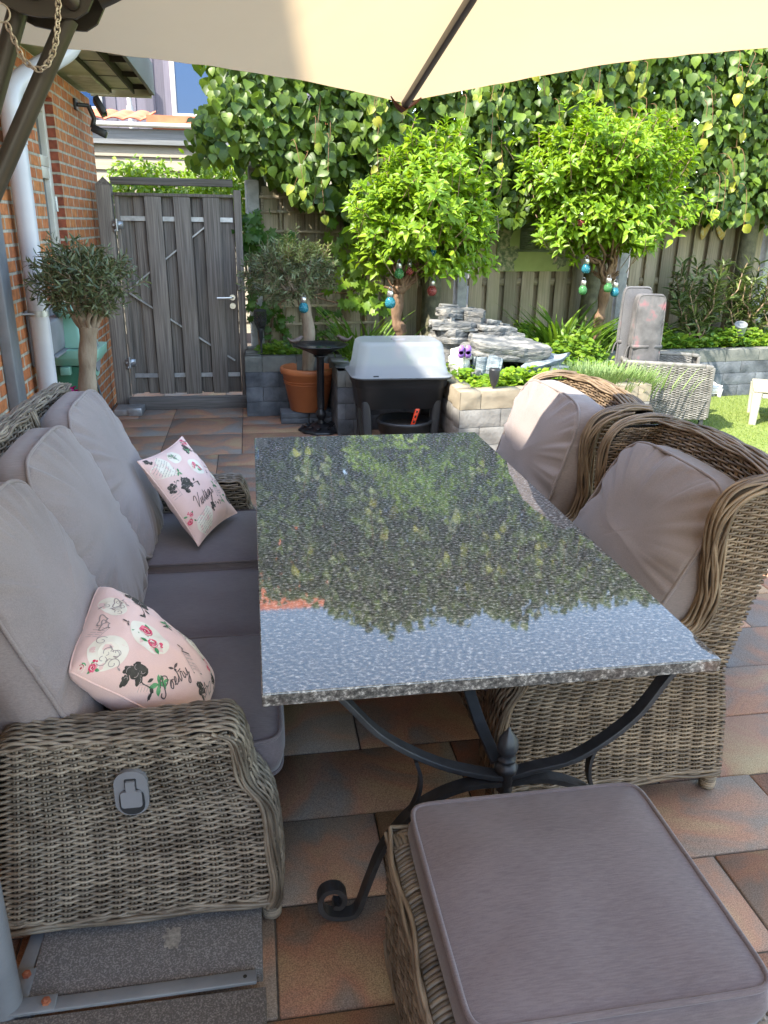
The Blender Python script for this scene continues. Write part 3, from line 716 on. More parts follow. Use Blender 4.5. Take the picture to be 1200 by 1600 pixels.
def rim(mb, path, W, Nn, width, k=7, r=.0052, m=0, bulge=.012, n=70, lam=.26, dash=0):
    """bundle of parallel strands laid over an edge"""
    P = smooth_path(path, n); W = nrm(A(*W)); T = nrm(np.gradient(P, axis=0))
    Nn = nrm(np.cross(T, W)) * (1 if np.sum(np.cross(T, W)*A(*Nn)) > 0 else -1)
    s = np.r_[0, np.cumsum(np.linalg.norm(np.diff(P, axis=0), axis=1))]
    out = []
    for j in range(k):
        q = (j+.5)/k - .5
        ph = rng.uniform(0, 6.28)
        lat = q + (.55 if not dash else .2)/k*np.sin(2*PI*s/(lam*rng.uniform(.8, 1.25)) + ph)
        hgt = bulge*(1-4*np.clip(lat, -.5, .5)**2) + (.004*np.cos(2*PI*s/lam + ph) if not dash else .0032*np.cos(2*PI*s/dash + j*PI + rng.normal(0, .3)))
        out.append(P + W*(lat*width)[:, None] + Nn*hgt[:, None])
    out = np.array(out)
    tubes(mb, out, r*rng.uniform(.85, 1.1, (k, 1)), np.broadcast_to(Nn, out.shape), 6, m)
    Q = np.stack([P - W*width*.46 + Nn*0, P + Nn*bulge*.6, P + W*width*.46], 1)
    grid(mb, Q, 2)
def leg(mb, x, y, h=.095, r=.023):
    P = []
    tube(mb, [(x, y, 0), (x, y, h)], r*.86, 14, 1)
    for z in np.arange(.008, h, .0085):
        a = np.linspace(0, 2*PI, 17)[:-1]
        tube(mb, np.c_[x+np.cos(a)*r*.9, y+np.sin(a)*r*.9, np.full(16, z)], .0048, 6, 0, closed=True)

# profile of arm, wing and back seen from the side: (distance behind the front, height)
ARM_F = [(.0, .072), (-.014, .115), (-.016, .22), (.0, .37), (.040, .45), (.050, .505), (.064, .56), (.10, .585)]
ARM_T = [(.10, .585), (.25, .578), (.42, .574), (.50, .577)]
WING_F = [(.50, .577), (.546, .60), (.572, .68), (.566, .76), (.560, .85), (.572, .93), (.615, .985), (.70, 1.01), (.80, 1.005)]
BACK = [(.71, .072), (.685, .30), (.655, .45), (.70, .64), (.755, .82), (.81, 1.0)]
def at_z(C, z):
    C = np.asarray(C); return float(np.interp(z, C[:, 1], C[:, 0]))
def rattan_seat(root, x0, sx, y0, W, arch, tint, rows=64, detail=1.0, armt=.115, sections=1, wings=True):
    """x0 front, sx direction towards the back (+1/-1), y0 near side, W width"""
    mats = [tint, M['wicker_in'], M['wicker_mid']]
    X = lambda d: x0 + sx*d
    bw = root
    def pt(d, y, z): return (X(d), y, z)
    zl = np.linspace(.078, .578, 30)
    def lower(y, out, name):
        mb = MB()
        Lp = [pt(at_z(ARM_F, z), y, z) for z in zl]; Rp = [pt(at_z(BACK, z) if wings else .555 + .075*(.578-z)/.50, y, z) for z in zl]
        weave(mb, ruled(Lp, Rp), rows, int(17*detail), out=out)
        zz = np.linspace(.575, .985, 22); wf = np.asarray(WING_F)
        if not wings: rim(mb, [pt(.565, y + (.012 if y < y0+W/2 else -.012), .585), pt(.605, y + (.012 if y < y0+W/2 else -.012), .32), pt(.64, y + (.012 if y < y0+W/2 else -.012), .08)], (0,1,0), (sx,0,0), .03, 4, .005, bulge=.006)
        def wx(z): return float(np.interp(z, wf[:7, 1], wf[:7, 0]))
        Lp = [pt(wx(z), y, z) for z in zz]; Rp = [pt(at_z(BACK, z), y, z) for z in zz]
        if wings: weave(mb, ruled(Lp, Rp), int(rows*.75), int(6*detail), out=out)
        # foot braid along the lower edge
        rim(mb, [pt(.005, y, .088), pt(.35, y, .084), pt(.705, y, .088)], (0,0,1), (0, -1 if y < y0+W/2 else 1, 0), .026, 3, .0055, bulge=.006)
        mb.build(name, mats, root)
    ys = [(y0, y0+armt), (y0+W, y0+W-armt)]
    for k, (yo, yi) in enumerate(ys):
        oo = (0, -1 if k == 0 else 1, 0); ii = (0, 1 if k == 0 else -1, 0)
        lower(yo, oo, 'side_panel')
        # inner side (above the seat), arm front, rims
        mb = MB()
        zz = np.linspace(.30, .575, 16)
        Lp = [pt(at_z(ARM_F, z), yi, z) for z in zz]; Rp = [pt(at_z(BACK, z)-.03, yi, z) for z in zz]
        weave(mb, ruled(Lp, Rp), 28, int(13*detail), out=ii)
        yw = yo + (yi-yo)*.36
        zz = np.linspace(.575, .985, 22); wf = np.asarray(WING_F)
        Lp = [pt(float(np.interp(z, wf[:7, 1], wf[:7, 0])), yw, z) for z in zz]; Rp = [pt(at_z(BACK, z)-.02, yw, z) for z in zz]
        wings and weave(mb, ruled(Lp, Rp), int(rows*.7), 5, out=ii)
        zf = np.linspace(.075, .575, 20)
        Lp = [pt(at_z(ARM_F, z), yo, z) for z in zf]; Rp = [pt(at_z(ARM_F, z), yi, z) for z in zf]
        weave(mb, ruled(Lp, Rp), int(rows*.9), 3, out=(-sx,0,0), per=6)
        mb.build('inner_panel', mats, root)
        mb = MB(); ym = (yo+yi)/2; sgn = 1 if yi > yo else -1
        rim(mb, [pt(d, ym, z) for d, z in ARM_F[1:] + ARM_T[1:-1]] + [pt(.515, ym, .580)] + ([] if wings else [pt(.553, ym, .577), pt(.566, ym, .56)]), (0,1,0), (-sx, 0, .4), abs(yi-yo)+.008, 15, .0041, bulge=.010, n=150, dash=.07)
        # edge strands along the outer silhouette
        rim(mb, [pt(d+.01, yo - sgn*.004, z-.006) for d, z in ARM_F], (sx, 0, .2), (0, -sgn, 0), .034, 5, .0045, bulge=.006)
        mb.build('arm_rim', mats, root)
        mb = MB(); ym = (yo+yw)/2
        if not wings: continue
        rim(mb, [pt(d, ym, z) for d, z in [(.44, .581)] + WING_F], (0,1,0), (-sx, 0, .5), abs(yw-yo)+.014, 10, .0045, bulge=.013, n=100)
        rim(mb, [pt(d+.012, yo - sgn*.004, z-.010) for d, z in WING_F[:-1]], (sx, 0, .1), (0, -sgn, 0), .036, 5, .0045, bulge=.006, n=80)
        mb.build('wing_rim', mats, root)
    # back, inside and outside
    zb = np.linspace(.40, 1.003, 26)
    mb = MB(); ya, yb = y0+.03, y0+W-.03
    Lp = [pt(at_z(BACK, z)-.06, ya, z) for z in zb]; Rp = [pt(at_z(BACK, z)-.06, yb, z) for z in zb]
    st = int(W/.05)
    weave(mb, ruled(Lp, Rp, (0, 0, arch)), int(rows*1.0), st, out=(-sx,0,0))
    if not wings:
        for y, oo in ((y0+.03, (0,-1,0)), (y0+W-.03, (0,1,0))): weave(mb, ruled([pt(at_z(BACK, z)-.06, y, z) for z in zb], [pt(at_z(BACK, z), y, z) for z in zb]), 50, 3, out=oo)
    if sections > 1:
        for k in range(1, sections):
            yy = ya + (yb-ya)*k/sections
            rim(mb, [pt(at_z(BACK, z)-.066, yy, z + arch*.9*((z-.4)/.585)**2) for z in np.linspace(.5, 1.0, 6)], (0,1,0), (-sx,0,.2), .05, 6, .005, bulge=.01)
    mb.build('back_panel', mats, root)
    mb = MB(); zb = np.linspace(.075, .995, 30)
    Lp = [pt(at_z(BACK, z), y0+.004, z) for z in zb]; Rp = [pt(at_z(BACK, z), y0+W-.004, z) for z in zb]
    weave(mb, ruled(Lp, Rp, (0, 0, arch)), int(rows*1.2), st, out=(sx,0,0))
    mb.build('back_shell', mats, root)
    mb = MB(); yy = np.linspace(y0+.02, y0+W-.02, 9)
    top = [pt(.775, y, .992 + arch*4*((y-y0)/W)*(1-(y-y0)/W)) for y in yy]
    rim(mb, top, (1,0,0), (0,0,1), .085, 14, .0043, bulge=.012, n=100)
    rim(mb, [A(*q) + A(sx*.045, 0, -.028) for q in top], (0,0,1), (sx,0,0), .045, 6, .0045, bulge=.006, n=100)
    mb.build('back_rim', mats, root)
    # front skirt and deck
    mb = MB(); zs = np.linspace(.075, .33, 10)
    Lp = [pt(.03, y0+armt-.01, z) for z in zs]; Rp = [pt(.03, y0+W-armt+.01, z) for z in zs]
    weave(mb, ruled(Lp, Rp), 26, st, out=(-sx,0,0))
    bx(mb, X(.035), X(.66), y0+armt-.02, y0+W-armt+.02, .29, .33, 1)
    mb.build('seat_frame', mats, root)
    for d in (.006, .70):
        for y in (y0+.04, y0+W-.04):
            mb = MB(); leg(mb, X(d), y); mb.build('leg', mats, root)

# ------------------------------------------------------------------ upholstery
def cushion(O, a, b, hn, ha, hb, tb, puffT, puffB, seed, e=7, wr=.004, band=.006, sag=0, nt=200):
    """boxed cushion. O centre, a/b in-plane unit axes, hn normal (towards the sitter); returns body, piping meshes"""
    O = A(*O); a = nrm(A(*a)); hn = nrm(A(*hn)); b = nrm(np.cross(hn, a)); a = np.cross(b, hn)
    th = np.linspace(0, 2*PI, nt+1)[:-1]
    ca, sa = np.cos(th), np.sin(th)
    ox = np.sign(ca)*np.abs(ca)**(2/e)*ha; oy = np.sign(sa)*np.abs(sa)**(2/e)*hb
    # even out spacing along the outline
    C = np.c_[np.r_[ox, ox[:1]], np.r_[oy, oy[:1]]]; C = resample(np.c_[C, np.zeros(len(C))], np.linspace(0, 1, nt+1)[:-1]); ox, oy = C[:, 0], C[:, 1]
    per = np.cumsum(np.hypot(np.diff(ox, append=ox[0]), np.diff(oy, append=oy[0])))
    rg = lambda *q: .45 - 1.5*abs(noise.noise(q))          # ridged: sharp creases between soft folds
    gather = np.array([rg(p*14, seed+.37, .6)*.9 + rg(p*33, seed+5.41, .3)*.4 for p in per])
    reach = np.array([.25 + .34*noise.noise((p*9, seed+7.3, 1.4)) for p in per])
    low = np.array([noise.noise((p*4, seed+9, 0)) for p in per])
    rings = []
    def ring(r, z, wz, grow=0):
        z_ = np.full(nt, float(z))
        x, y = ox*r, oy*r
        z_ = z_ + wz*gather*np.exp(-((1-r)/np.clip(reach, .07, .42))**2)*np.clip((r-.38)/.3, 0, 1) 
        if sag: z_ = z_ - sag*np.maximum(0, 1-(x/ha)**2)*np.maximum(0, 1-(y/hb)**2)
        nz = np.array([noise.noise((x[i]*6, y[i]*6, seed)) for i in range(nt)])
        z_ = z_ + (.007*nz + wr*.8*np.array([max(0, .22-abs(noise.noise((x[i]*3.1+y[i]*2, y[i]*5.5-x[i]*2, seed+3)))) for i in range(nt)]))*(1-r**4)
        l = np.hypot(ox, oy); x = x + ox/l*grow; y = y + oy/l*grow
        rings.append(O + np.outer(x, a) + np.outer(y, b) + np.outer(z_, hn))
    rs = [.02, .12, .22, .32, .41, .5, .58, .65, .71, .77, .82, .86, .895, .925, .95, .97, .985, 1.0]
    for r in rs:
        ring(r, tb/2 + puffT*(1-r**3.2), wr*(1 if r < .99 else .15))
    for k, q in enumerate((.3, .5, .7)):
        ring(1, tb/2 - tb*q, 0, band*(1-abs(2*q-1))*2 + .0015*math.sin(k*7))
        rings[-1] = rings[-1] + np.outer(gather*wr*.5, np.zeros(3)+hn*.4)
    for r in rs[::-1]:
        ring(r, -tb/2 - puffB*(1-r**3.2), -wr*(1 if r < .99 else .15))
    V = np.array(rings); mb = MB(); n = len(V)
    mb.add(V, ring_faces(1, n, nt)); mb.add(V[0], [list(range(nt))[::-1]]); mb.add(V[-1], [list(range(nt))])
    pp = MB()
    for z in (tb/2, -tb/2):
        l = np.hypot(ox, oy)
        tube(pp, O + np.outer(ox*1.0+ox/l*.002, a) + np.outer(oy+oy/l*.002, b) + np.outer(np.full(nt, z) + .15*wr*gather, hn), .0052, 8, closed=True)
    return mb, pp
def add_cushion(name, root, mt, *args, **kw):
    mb, pp = cushion(*args, **kw)
    c = mb.build(name, mt, root); pp.build('piping', mt, c)
    return c

# ------------------------------------------------------------------ sofa
SOFA_Y0, SOFA_W = 1.495, 1.90
sofa = thing('rattan_sofa', (-.4, 2.4, 0), 'long woven rattan sofa with taupe cushions along the left of the granite table', 'sofa', 'rattan lounge set')
rattan_seat(sofa, -.005, -1, SOFA_Y0, SOFA_W, .03, M['wicker'], sections=3, wings=False)
seat_y = [(1.615, 2.155), (2.185, 2.715), (2.725, 3.275)]
for k, (ya, yb) in enumerate(seat_y):
    z = (.405, .375, .405)[k]
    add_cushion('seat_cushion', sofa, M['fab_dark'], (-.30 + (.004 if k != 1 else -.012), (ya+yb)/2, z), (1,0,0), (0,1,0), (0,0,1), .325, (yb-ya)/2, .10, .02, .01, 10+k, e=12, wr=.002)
bn = nrm(A(.86, 0, .36)); 
for k, (ya, yb) in enumerate(((1.60, 2.16), (2.12, 2.72), (2.68, 3.30))):
    up = nrm(A(-.36, 0, .86))
    O = A(-.575, (ya+yb)/2, .70) + up*(.0, .008, .012)[k]
    add_cushion('back_cushion', sofa, M['fab'], tuple(O), (0,-1,0), None, tuple(bn), (yb-ya)/2+.006, .305, .135, .05, .01, 20+k, e=4.2, wr=.026, band=.014)
# recliner handle on the near side panel
hb = MB(); 
def plate(mb, cx, cz, hx, hz, r, y0, y1, m=0):
    q = rrect(hx, hz, r, 8); n = len(q)
    V = np.concatenate([np.c_[q[:, 0]+cx, np.full(n, y0), q[:, 1]+cz], np.c_[q[:, 0]+cx, np.full(n, y1), q[:, 1]+cz]])
    i = np.arange(n); mb.add(V, np.stack([i, (i+1) % n, (i+1) % n + n, i+n], -1), m); mb.add(V[:n], [list(range(n))[::-1]], m); mb.add(V[n:], [list(range(n))], m)
plate(hb, -.304, .452, .036, .058, .034, 1.478, 1.492); h_ = hb.build('recliner_handle', M['grey_box'], sofa, bevel=.002)
hb = MB(); plate(hb, -.304, .432, .027, .034, .024, 1.4755, 1.479); plate(hb, -.304, .475, .0125, .016, .003, 1.4755, 1.479); hb.build('recess', M['black_plastic'], h_)
hb = MB(); plate(hb, -.304, .441, .0225, .021, .007, 1.470, 1.4758); plate(hb, -.304, .472, .010, .016, .003, 1.4705, 1.4758); hb.build('pull_tab', M['grey_box'], h_, bevel=.0015)

# ------------------------------------------------------------------ two armchairs
def armchair():
    t = thing('rattan_armchair', (1.0, 2.15, 0), 'woven rattan wing armchair on the right nearer the camera, fully in shade', 'armchair', 'rattan armchairs')
    rattan_seat(t, .645, 1, 1.785, .75, .035, M['wicker_warm'], rows=70)
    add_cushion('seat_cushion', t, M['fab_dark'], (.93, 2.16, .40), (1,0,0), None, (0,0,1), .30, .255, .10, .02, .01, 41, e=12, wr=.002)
    n = nrm(A(-.86, -.05, .46)); 
    add_cushion('back_cushion', t, M['fab_warm'], (1.21, 2.145, .685), (0,1,0), None, tuple(n), .295, .285, .15, .05, .012, 42, e=5.2, wr=.026, band=.014)
    return t
ch = armchair()
ch2 = copy_tree(ch, (1.0, 3.02, 0), label='woven rattan wing armchair on the right nearer the fence, its cushion half in sun')

for c_ in list(ch2.children):          # this chair's cushion stands more upright
    if c_.name.startswith('back_cushion'):
        for q_ in list(c_.children): bpy.data.objects.remove(q_)
        bpy.data.objects.remove(c_)
add_cushion('back_cushion', ch2, M['fab_warm'], (1.185, 3.02, .725), (0,1,0), None, tuple(nrm(A(-.93, -.06, .30))), .295, .285, .15, .05, .012, 47, e=5.0, wr=.026, band=.014)

# ------------------------------------------------------------------ footstool
fs = thing('rattan_footstool', (.54, 1.06, 0), 'square rattan footstool with taupe cushion in the bottom right foreground', 'footstool')
mats = [M['wicker'], M['wicker_in'], M['wicker_mid']]
X0, X1, Y0, Y1 = .252, .825, .80, 1.345
mb = MB()
for (pa, pb, s) in (((X0, Y1), (X0, Y0), 1), ((X0, Y0), (X1, Y0), 1), ((X1, Y0), (X1, Y1), 1), ((X1, Y1), (X0, Y1), 1)):
    weave(mb, ruled([(*pa, .08), (*pa, .375)], [(*pb, .08), (*pb, .375)]), 36, 14, out=((pa[0]+pb[0])/2-.54, (pa[1]+pb[1])/2-1.07, 0))
mb.build('side_panel', mats, fs)
mb = MB()       # rim wrapped over the top edge
for (pa, pb) in (((X0, Y0), (X0, Y1)), ((X1, Y0), (X1, Y1)), ((X0, Y1), (X1, Y1)), ((X0, Y0), (X1, Y0))):
    pa = A(*pa, .384); pb = A(*pb, .384); d = nrm(pb-pa); inn = A(*(A(.54, 1.07)-(pa+pb)[:2]/2), 0); inn = nrm(inn - d*inn.dot(d))
    L_ = np.linalg.norm(pb-pa); n = int(L_/.0105)
    s = (np.arange(n)+.5)/n; q = np.linspace(0, 1, 7)
    base = pa + np.outer(s, pb-pa)
    P = base[:, None] + inn*(q[None, :, None]*.062) + d*(.012*(q-.5))[None, :, None] + A(0,0,1)*(.014*np.sin(PI*q))[None, :, None]
    tubes(mb, P + rng.normal(0, .0008, (n, 1, 3)), .0056, A(0,0,1), 6)
    rim(mb, [pa - inn*.004, (pa+pb)/2 - inn*.004, pb - inn*.004], (0,0,1), -inn, .042, 5, .005, bulge=.006)
    grid(mb, np.stack([np.linspace(pa, pb, 4), np.linspace(pa, pb, 4) + inn*.07 + A(0,0,.004)], 1), 1)
    rim(mb, [pa*A(1,1,0)+A(0,0,.078), (pa+pb)/2*A(1,1,0)+A(0,0,.078), pb*A(1,1,0)+A(0,0,.078)], (0,0,1), -inn, .026, 3, .0052, bulge=.006)
bx(mb, X0+.05, X1-.05, Y0+.05, Y1-.05, .35, .382, 1)
mb.build('top_rim', mats, fs)
for x in (X0+.03, X1-.03):
    for y in (Y0+.03, Y1-.03):
        mb = MB(); leg(mb, x, y); mb.build('leg', mats, fs)
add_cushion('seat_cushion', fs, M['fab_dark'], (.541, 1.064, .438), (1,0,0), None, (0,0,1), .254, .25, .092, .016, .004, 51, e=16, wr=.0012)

# ------------------------------------------------------------------ granite table
TX0, TX1, TY0, TY1, TZ = -.011, .989, 1.369, 3.392, .75
tb_ = thing('granite_table', (.49, 2.38, 0), 'long polished dark granite table on black wrought iron trestles', 'table')
mb = MB(); bx(mb, TX0, TX1, TY0, TY1, TZ-.03, TZ); mb.build('tabletop', M['granite'], tb_, smooth=False, bevel=.0025)
def trestle(y, s):
    up = smooth_path([(.098, .716), (.115, .70), (.173, .632), (.261, .529), (.385, .445), (.50, .40), (.562, .388), (.625, .40), (.74, .425), (.87, .52), (.945, .632), (1.0, .70), (1.01, .716)], 60)
    lo = [(.563, .371), (.452, .367), (.343, .315), (.266, .213), (.226, .10), (.20, .02), (.165, .008), (.125, .02), (.107, .055), (.118, .092), (.150, .097), (.168, .07), (.158, .045), (.140, .048)]
    lo = smooth_path(lo, 70); lo2 = lo.copy(); lo2[:, 0] = 1.126 - lo[:, 0]
    to3 = lambda q: np.c_[q[:, 0], np.full(len(q), y), q[:, 1]]
    mb = MB(); rectsweep(mb, to3(up), (0,1,0), .036, .014); mb.build('upper_arc', M['iron'], tb_, smooth=False, bevel=.0025)
    for q in (lo, lo2):
        mb = MB(); rectsweep(mb, to3(q), (0,1,0), .034, .013); mb.build('leg', M['iron'], tb_, smooth=False, bevel=.0025)
    for q in (smooth_path([(.337, .455), (.350, .41), (.348, .36), (.327, .303)], 16), smooth_path([(.789, .455), (.776, .41), (.778, .36), (.799, .303)], 16)):
        mb = MB(); rectsweep(mb, to3(q), (0,1,0), .022, .008); mb.build('tie_bar', M['iron'], tb_, smooth=False)
    mb = MB(); lathe(mb, [(.0, .332), (.014, .336), (.020, .345), (.014, .354), (.020, .366), (.021, .395), (.027, .402), (.029, .412), (.022, .421), (.016, .425), (.022, .432), (.022, .438), (.014, .443), (.021, .452), (.026, .468), (.024, .486), (.014, .503), (.006, .514), (.004, .52), (0, .524)], (.562, y, 0), 20, flute=.04, nf=6)
    mb.build('finial', M['iron'], tb_)
    br = smooth_path([(.545, y+.02*s, .41), (.525, y+.16*s, .47), (.508, y+.36*s, .60), (.50, y+.46*s, .715)], 24)
    mb = MB(); rectsweep(mb, br, (1,0,0), .03, .012); mb.build('brace', M['iron'], tb_, smooth=False, bevel=.002)
trestle(1.50, 1); trestle(3.20, -1)
mb = MB(); bx(mb, .10, 1.0-.02, 1.485, 1.515, .706, .7195); bx(mb, .10, .98, 3.185, 3.215, .706, .7195); bx(mb, .49, .52, 1.52, 3.18, .706, .7195)
mb.build('under_frame', M['iron'], tb_, smooth=False)

# ------------------------------------------------------------------ parasol
CN = [A(0.449, 2.469, 1.964), A(1.769, 1.895, 2.077), A(2.3, 1.05, 2.08), A(1.75, .1, 2.03), A(.62, -.3, 1.97), A(-.45, .12, 1.95), A(-.95, 1.10, 1.96), A(-0.889, 2.125, 2.005)]
CT = A(.50, 1.11, 2.255)
M['hem'] = mat('hem_cloth', (.52,.40,.30), (.60,.47,.36), scale=20, rough=.9)
par = thing('cantilever_parasol', (-.58, 1.33, 0), 'large cream cantilever parasol on a grey steel mast, spread over the table', 'parasol')
mcan = bpy.data.materials.new('canopy_cloth'); mcan.use_nodes = True; nt = mcan.node_tree; b = nt.nodes['Principled BSDF']
tcn = N_(nt, 'ShaderNodeTexCoord'); nzz = N_(nt, 'ShaderNodeTexNoise'); nzz.inputs['Scale'].default_value = 5; nzz.inputs['Detail'].default_value = 6
nt.links.new(tcn.outputs['Object'], nzz.inputs['Vector']); crr = N_(nt, 'ShaderNodeValToRGB')
crr.color_ramp.elements[0].color = (.70, .58, .42, 1); crr.color_ramp.elements[1].color = (.80, .69, .53, 1); nt.links.new(nzz.outputs['Fac'], crr.inputs[0])
nt.links.new(crr.outputs[0], b.inputs['Base Color']); b.inputs['Roughness'].default_value = .9; b.inputs['Specular IOR Level'].default_value = .15
trn = N_(nt, 'ShaderNodeBsdfTranslucent'); trn.inputs[0].default_value = (.76, .58, .35, 1); mxn = N_(nt, 'ShaderNodeMixShader'); mxn.inputs[0].default_value = .36
nt.links.new(b.outputs[0], mxn.inputs[1]); nt.links.new(trn.outputs[0], mxn.inputs[2]); nt.links.new(mxn.outputs[0], nt.nodes['Material Output'].inputs[0])
mb = MB(); hem = MB()
for i in range(8):
    a_, b_ = CN[i], CN[(i+1) % 8]; mid = (a_+b_)/2
    inw = nrm((CT-mid)*A(1,1,0)); arc = .03
    S = np.zeros((30, 61, 3))
    for k, t in enumerate(np.linspace(0, 1, 61)):
        e = a_ + (b_-a_)*t; q = 4*t*(1-t)
        e = e + inw*arc*q + A(0,0,1)*.03*q
        for j, v in enumerate(np.linspace(.0, 1, 30)):
            S[j, k] = CT + (e-CT)*v - A(0,0,1)*(.02*math.sin(PI*v)*q + .010*q*v*noise.noise((e[0]*1.5*v, e[1]*1.5*v, i)) + .003*q*noise.noise((t*22, v*2.5, i*3.3)))
    grid(mb, S)
    hem_e = S[-1]; T = nrm(np.gradient(hem_e, axis=0))
    Q = np.stack([hem_e, hem_e + (S[-2]-hem_e)*.12 - A(0,0,.002)], 0); grid(hem, Q); 
can = mb.build('canopy', mcan, par); hem.build('hem', M['hem'], can)
for c in CN:
    mb = MB(); d = c - CT
    pth = [CT - A(0,0,.035) + d*t + A(0,0,.017)*(t) for t in np.linspace(0, .975, 20)]
    rectsweep(mb, pth, np.cross(nrm(d), A(0,0,1)), .016, .022); r_ = mb.build('rib', M['dark_steel'], par, bevel=.002)
    mb = MB(); e = c; dn = nrm(d)
    S = np.array([[e + dn*(-.055+.058*u) + np.cross(dn, A(0,0,1))*(v*(.045-.024*u)) - A(0,0,1)*(.032*(1-abs(v))**.7*(1-.35*u)+.004) for v in np.linspace(-1, 1, 9)] for u in np.linspace(0, 1, 6)])
    grid(mb, S); mb.build('rib_pocket', M['canvas_post'], par, solid=.003)
mb = MB(); lathe(mb, [(0, -.16), (.05, -.16), (.055, -.10), (.04, -.05), (.03, .0), (.03, .12), (0, .12)], tuple(CT), 20); mb.build('hub', M['dark_steel'], par)
mb = MB(); tube(mb, [(-.58, 1.33, .01), (-.58, 1.33, 1.94)], .034, 24); mb.build('mast', M['grey_steel'], par)
mb = MB(); tube(mb, smooth_path([(-.58, 1.33, 1.90), (-.42, 1.32, 1.955), (-.30, 1.312, 1.985), (-.22, 1.312, 1.97)], 16), .024, 16); mb.build('upper_arm', M['grey_steel'], par)
for pa, pb in (((-.585, 1.30, 1.285), (-.231, 1.30, 1.895)), ((-.595, 1.325, 1.225), (-.302, 1.325, 1.905))):
    mb = MB(); tube(mb, [pa, pb], .0132, 20); mb.build('strut', M['dark_steel'], par)
pl = [(-.345, 1.935), (-.31, 1.904), (-.287, 1.8925), (-.267, 1.8895), (-.217, 1.8895), (-.201, 1.899), (-.182, 1.932), (-.165, 1.985), (-.21, 2.02), (-.33, 2.0)]
for y0, y1 in ((1.272, 1.280), (1.345, 1.353)):
    mb = MB(); n = len(pl)
    V = np.array([(x, y0, z) for x, z in pl] + [(x, y1, z) for x, z in pl]); i = np.arange(n)
    mb.add(V, np.stack([i, (i+1) % n, (i+1) % n + n, i+n], -1)); mb.add(V[:n], [list(range(n))[::-1]]); mb.add(V[n:], [list(range(n))])
    mb.build('pivot_plate', M['dark_steel'], par, smooth=False, bevel=.002)
mb = MB()
for x, z in ((-.2195, 1.9085), (-.268, 1.918)):
    tube(mb, [(x, 1.262, z), (x, 1.27, z)], .011, 16); lathe(mb, [(.011, 0), (.009, .005), (0, .007)], (0,0,0), 16)
    mb.V[-1] = mb.V[-1] @ np.array(Matrix.Rotation(PI/2, 3, 'X')).T + A(x, 1.262, z)
mb.build('pivot_bolt', M['dark_steel'], par)
mb = MB(); tube(mb, smooth_path([(-.195, 1.312, 1.93), (-.10, 1.312, 1.97), (.25, 1.30, 2.09), (CT[0]-.03, CT[1], CT[2]-.12)], 14), .021, 16); mb.build('link_arm', M['dark_steel'], par)
# locking chain with ring
cp = smooth_path([(-.2285, 1.245, 1.93), (-.2335, 1.243, 1.89), (-.240, 1.24, 1.855), (-.252, 1.24, 1.831), (-.266, 1.24, 1.822), (-.281, 1.24, 1.831), (-.291, 1.24, 1.853), (-.299, 1.24, 1.876)], 200)
s_ = np.r_[0, np.cumsum(np.linalg.norm(np.diff(cp, axis=0), axis=1))]; pitch = .0074; mb = MB(); k = 0
for s0 in np.arange(.002, s_[-1]-.002, pitch):
    c = A(*[np.interp(s0, s_, cp[:, i]) for i in range(3)]); c2 = A(*[np.interp(s0+.003, s_, cp[:, i]) for i in range(3)])
    d = nrm(c2-c); side = A(0,1,0) if k % 2 else nrm(np.cross(d, A(0,1,0))); side = nrm(side*.8 + (nrm(np.cross(d, A(0,1,0))) if k % 2 else A(0,1,0))*.35)
    a = np.linspace(0, 2*PI, 13)[:-1]
    tube(mb, c + np.outer(np.cos(a)*.0054, d) + np.outer(np.sin(a)*.0033, side), .00125, 6, closed=True); k += 1
a = np.linspace(0, 2*PI, 19)[:-1]
tube(mb, A(-.3035, 1.24, 1.885) + np.outer(np.cos(a)*.0105, A(.5,0,1)/1.12) + np.outer(np.sin(a)*.0105, nrm(A(1,.4,-.5))), .0013, 6, closed=True)
mb.build('locking_chain', M['chain'], par)
# cross foot: two flat bars on the ground with lugs
mb = MB(); beam(mb, (-.60, 1.318, .048), (-.05, 1.322, .048), .032, .010, (0,0,1)); mb.build('base_bar', M['grey_steel'], par, bevel=.002)
mb = MB(); beam(mb, (-.575, 1.30, .036), (-.545, 1.75, .036), .034, .010, (0,0,1)); mb.build('base_bar', M['grey_steel'], par, bevel=.002)
mb = MB(); bx(mb, -.575, -.475, 1.298, 1.338, .0535, .0585); bx(mb, -.575, -.54, 1.34, 1.42, .043, .049); bx(mb, -.63, -.53, 1.28, 1.38, .0, .03); mb.build('base_lug', M['grey_steel'], par, bevel=.003)
for x, y, z in ((-.495, 1.318, .0585), (-.556, 1.40, .049)):
    mb = MB(); lathe(mb, [(.0, 0), (.010, 0), (.010, .006), (.0055, .0065), (.0055, .011), (0, .012)], (x, y, z), 6); mb.build('base_bolt', M['rust'], par, smooth=False)
mb = MB(); tube(mb, [(-.075, 1.322, .0532), (-.075, 1.322, .0536)], .0045, 12); mb.build('bolt_hole', M['wicker_in'], par)

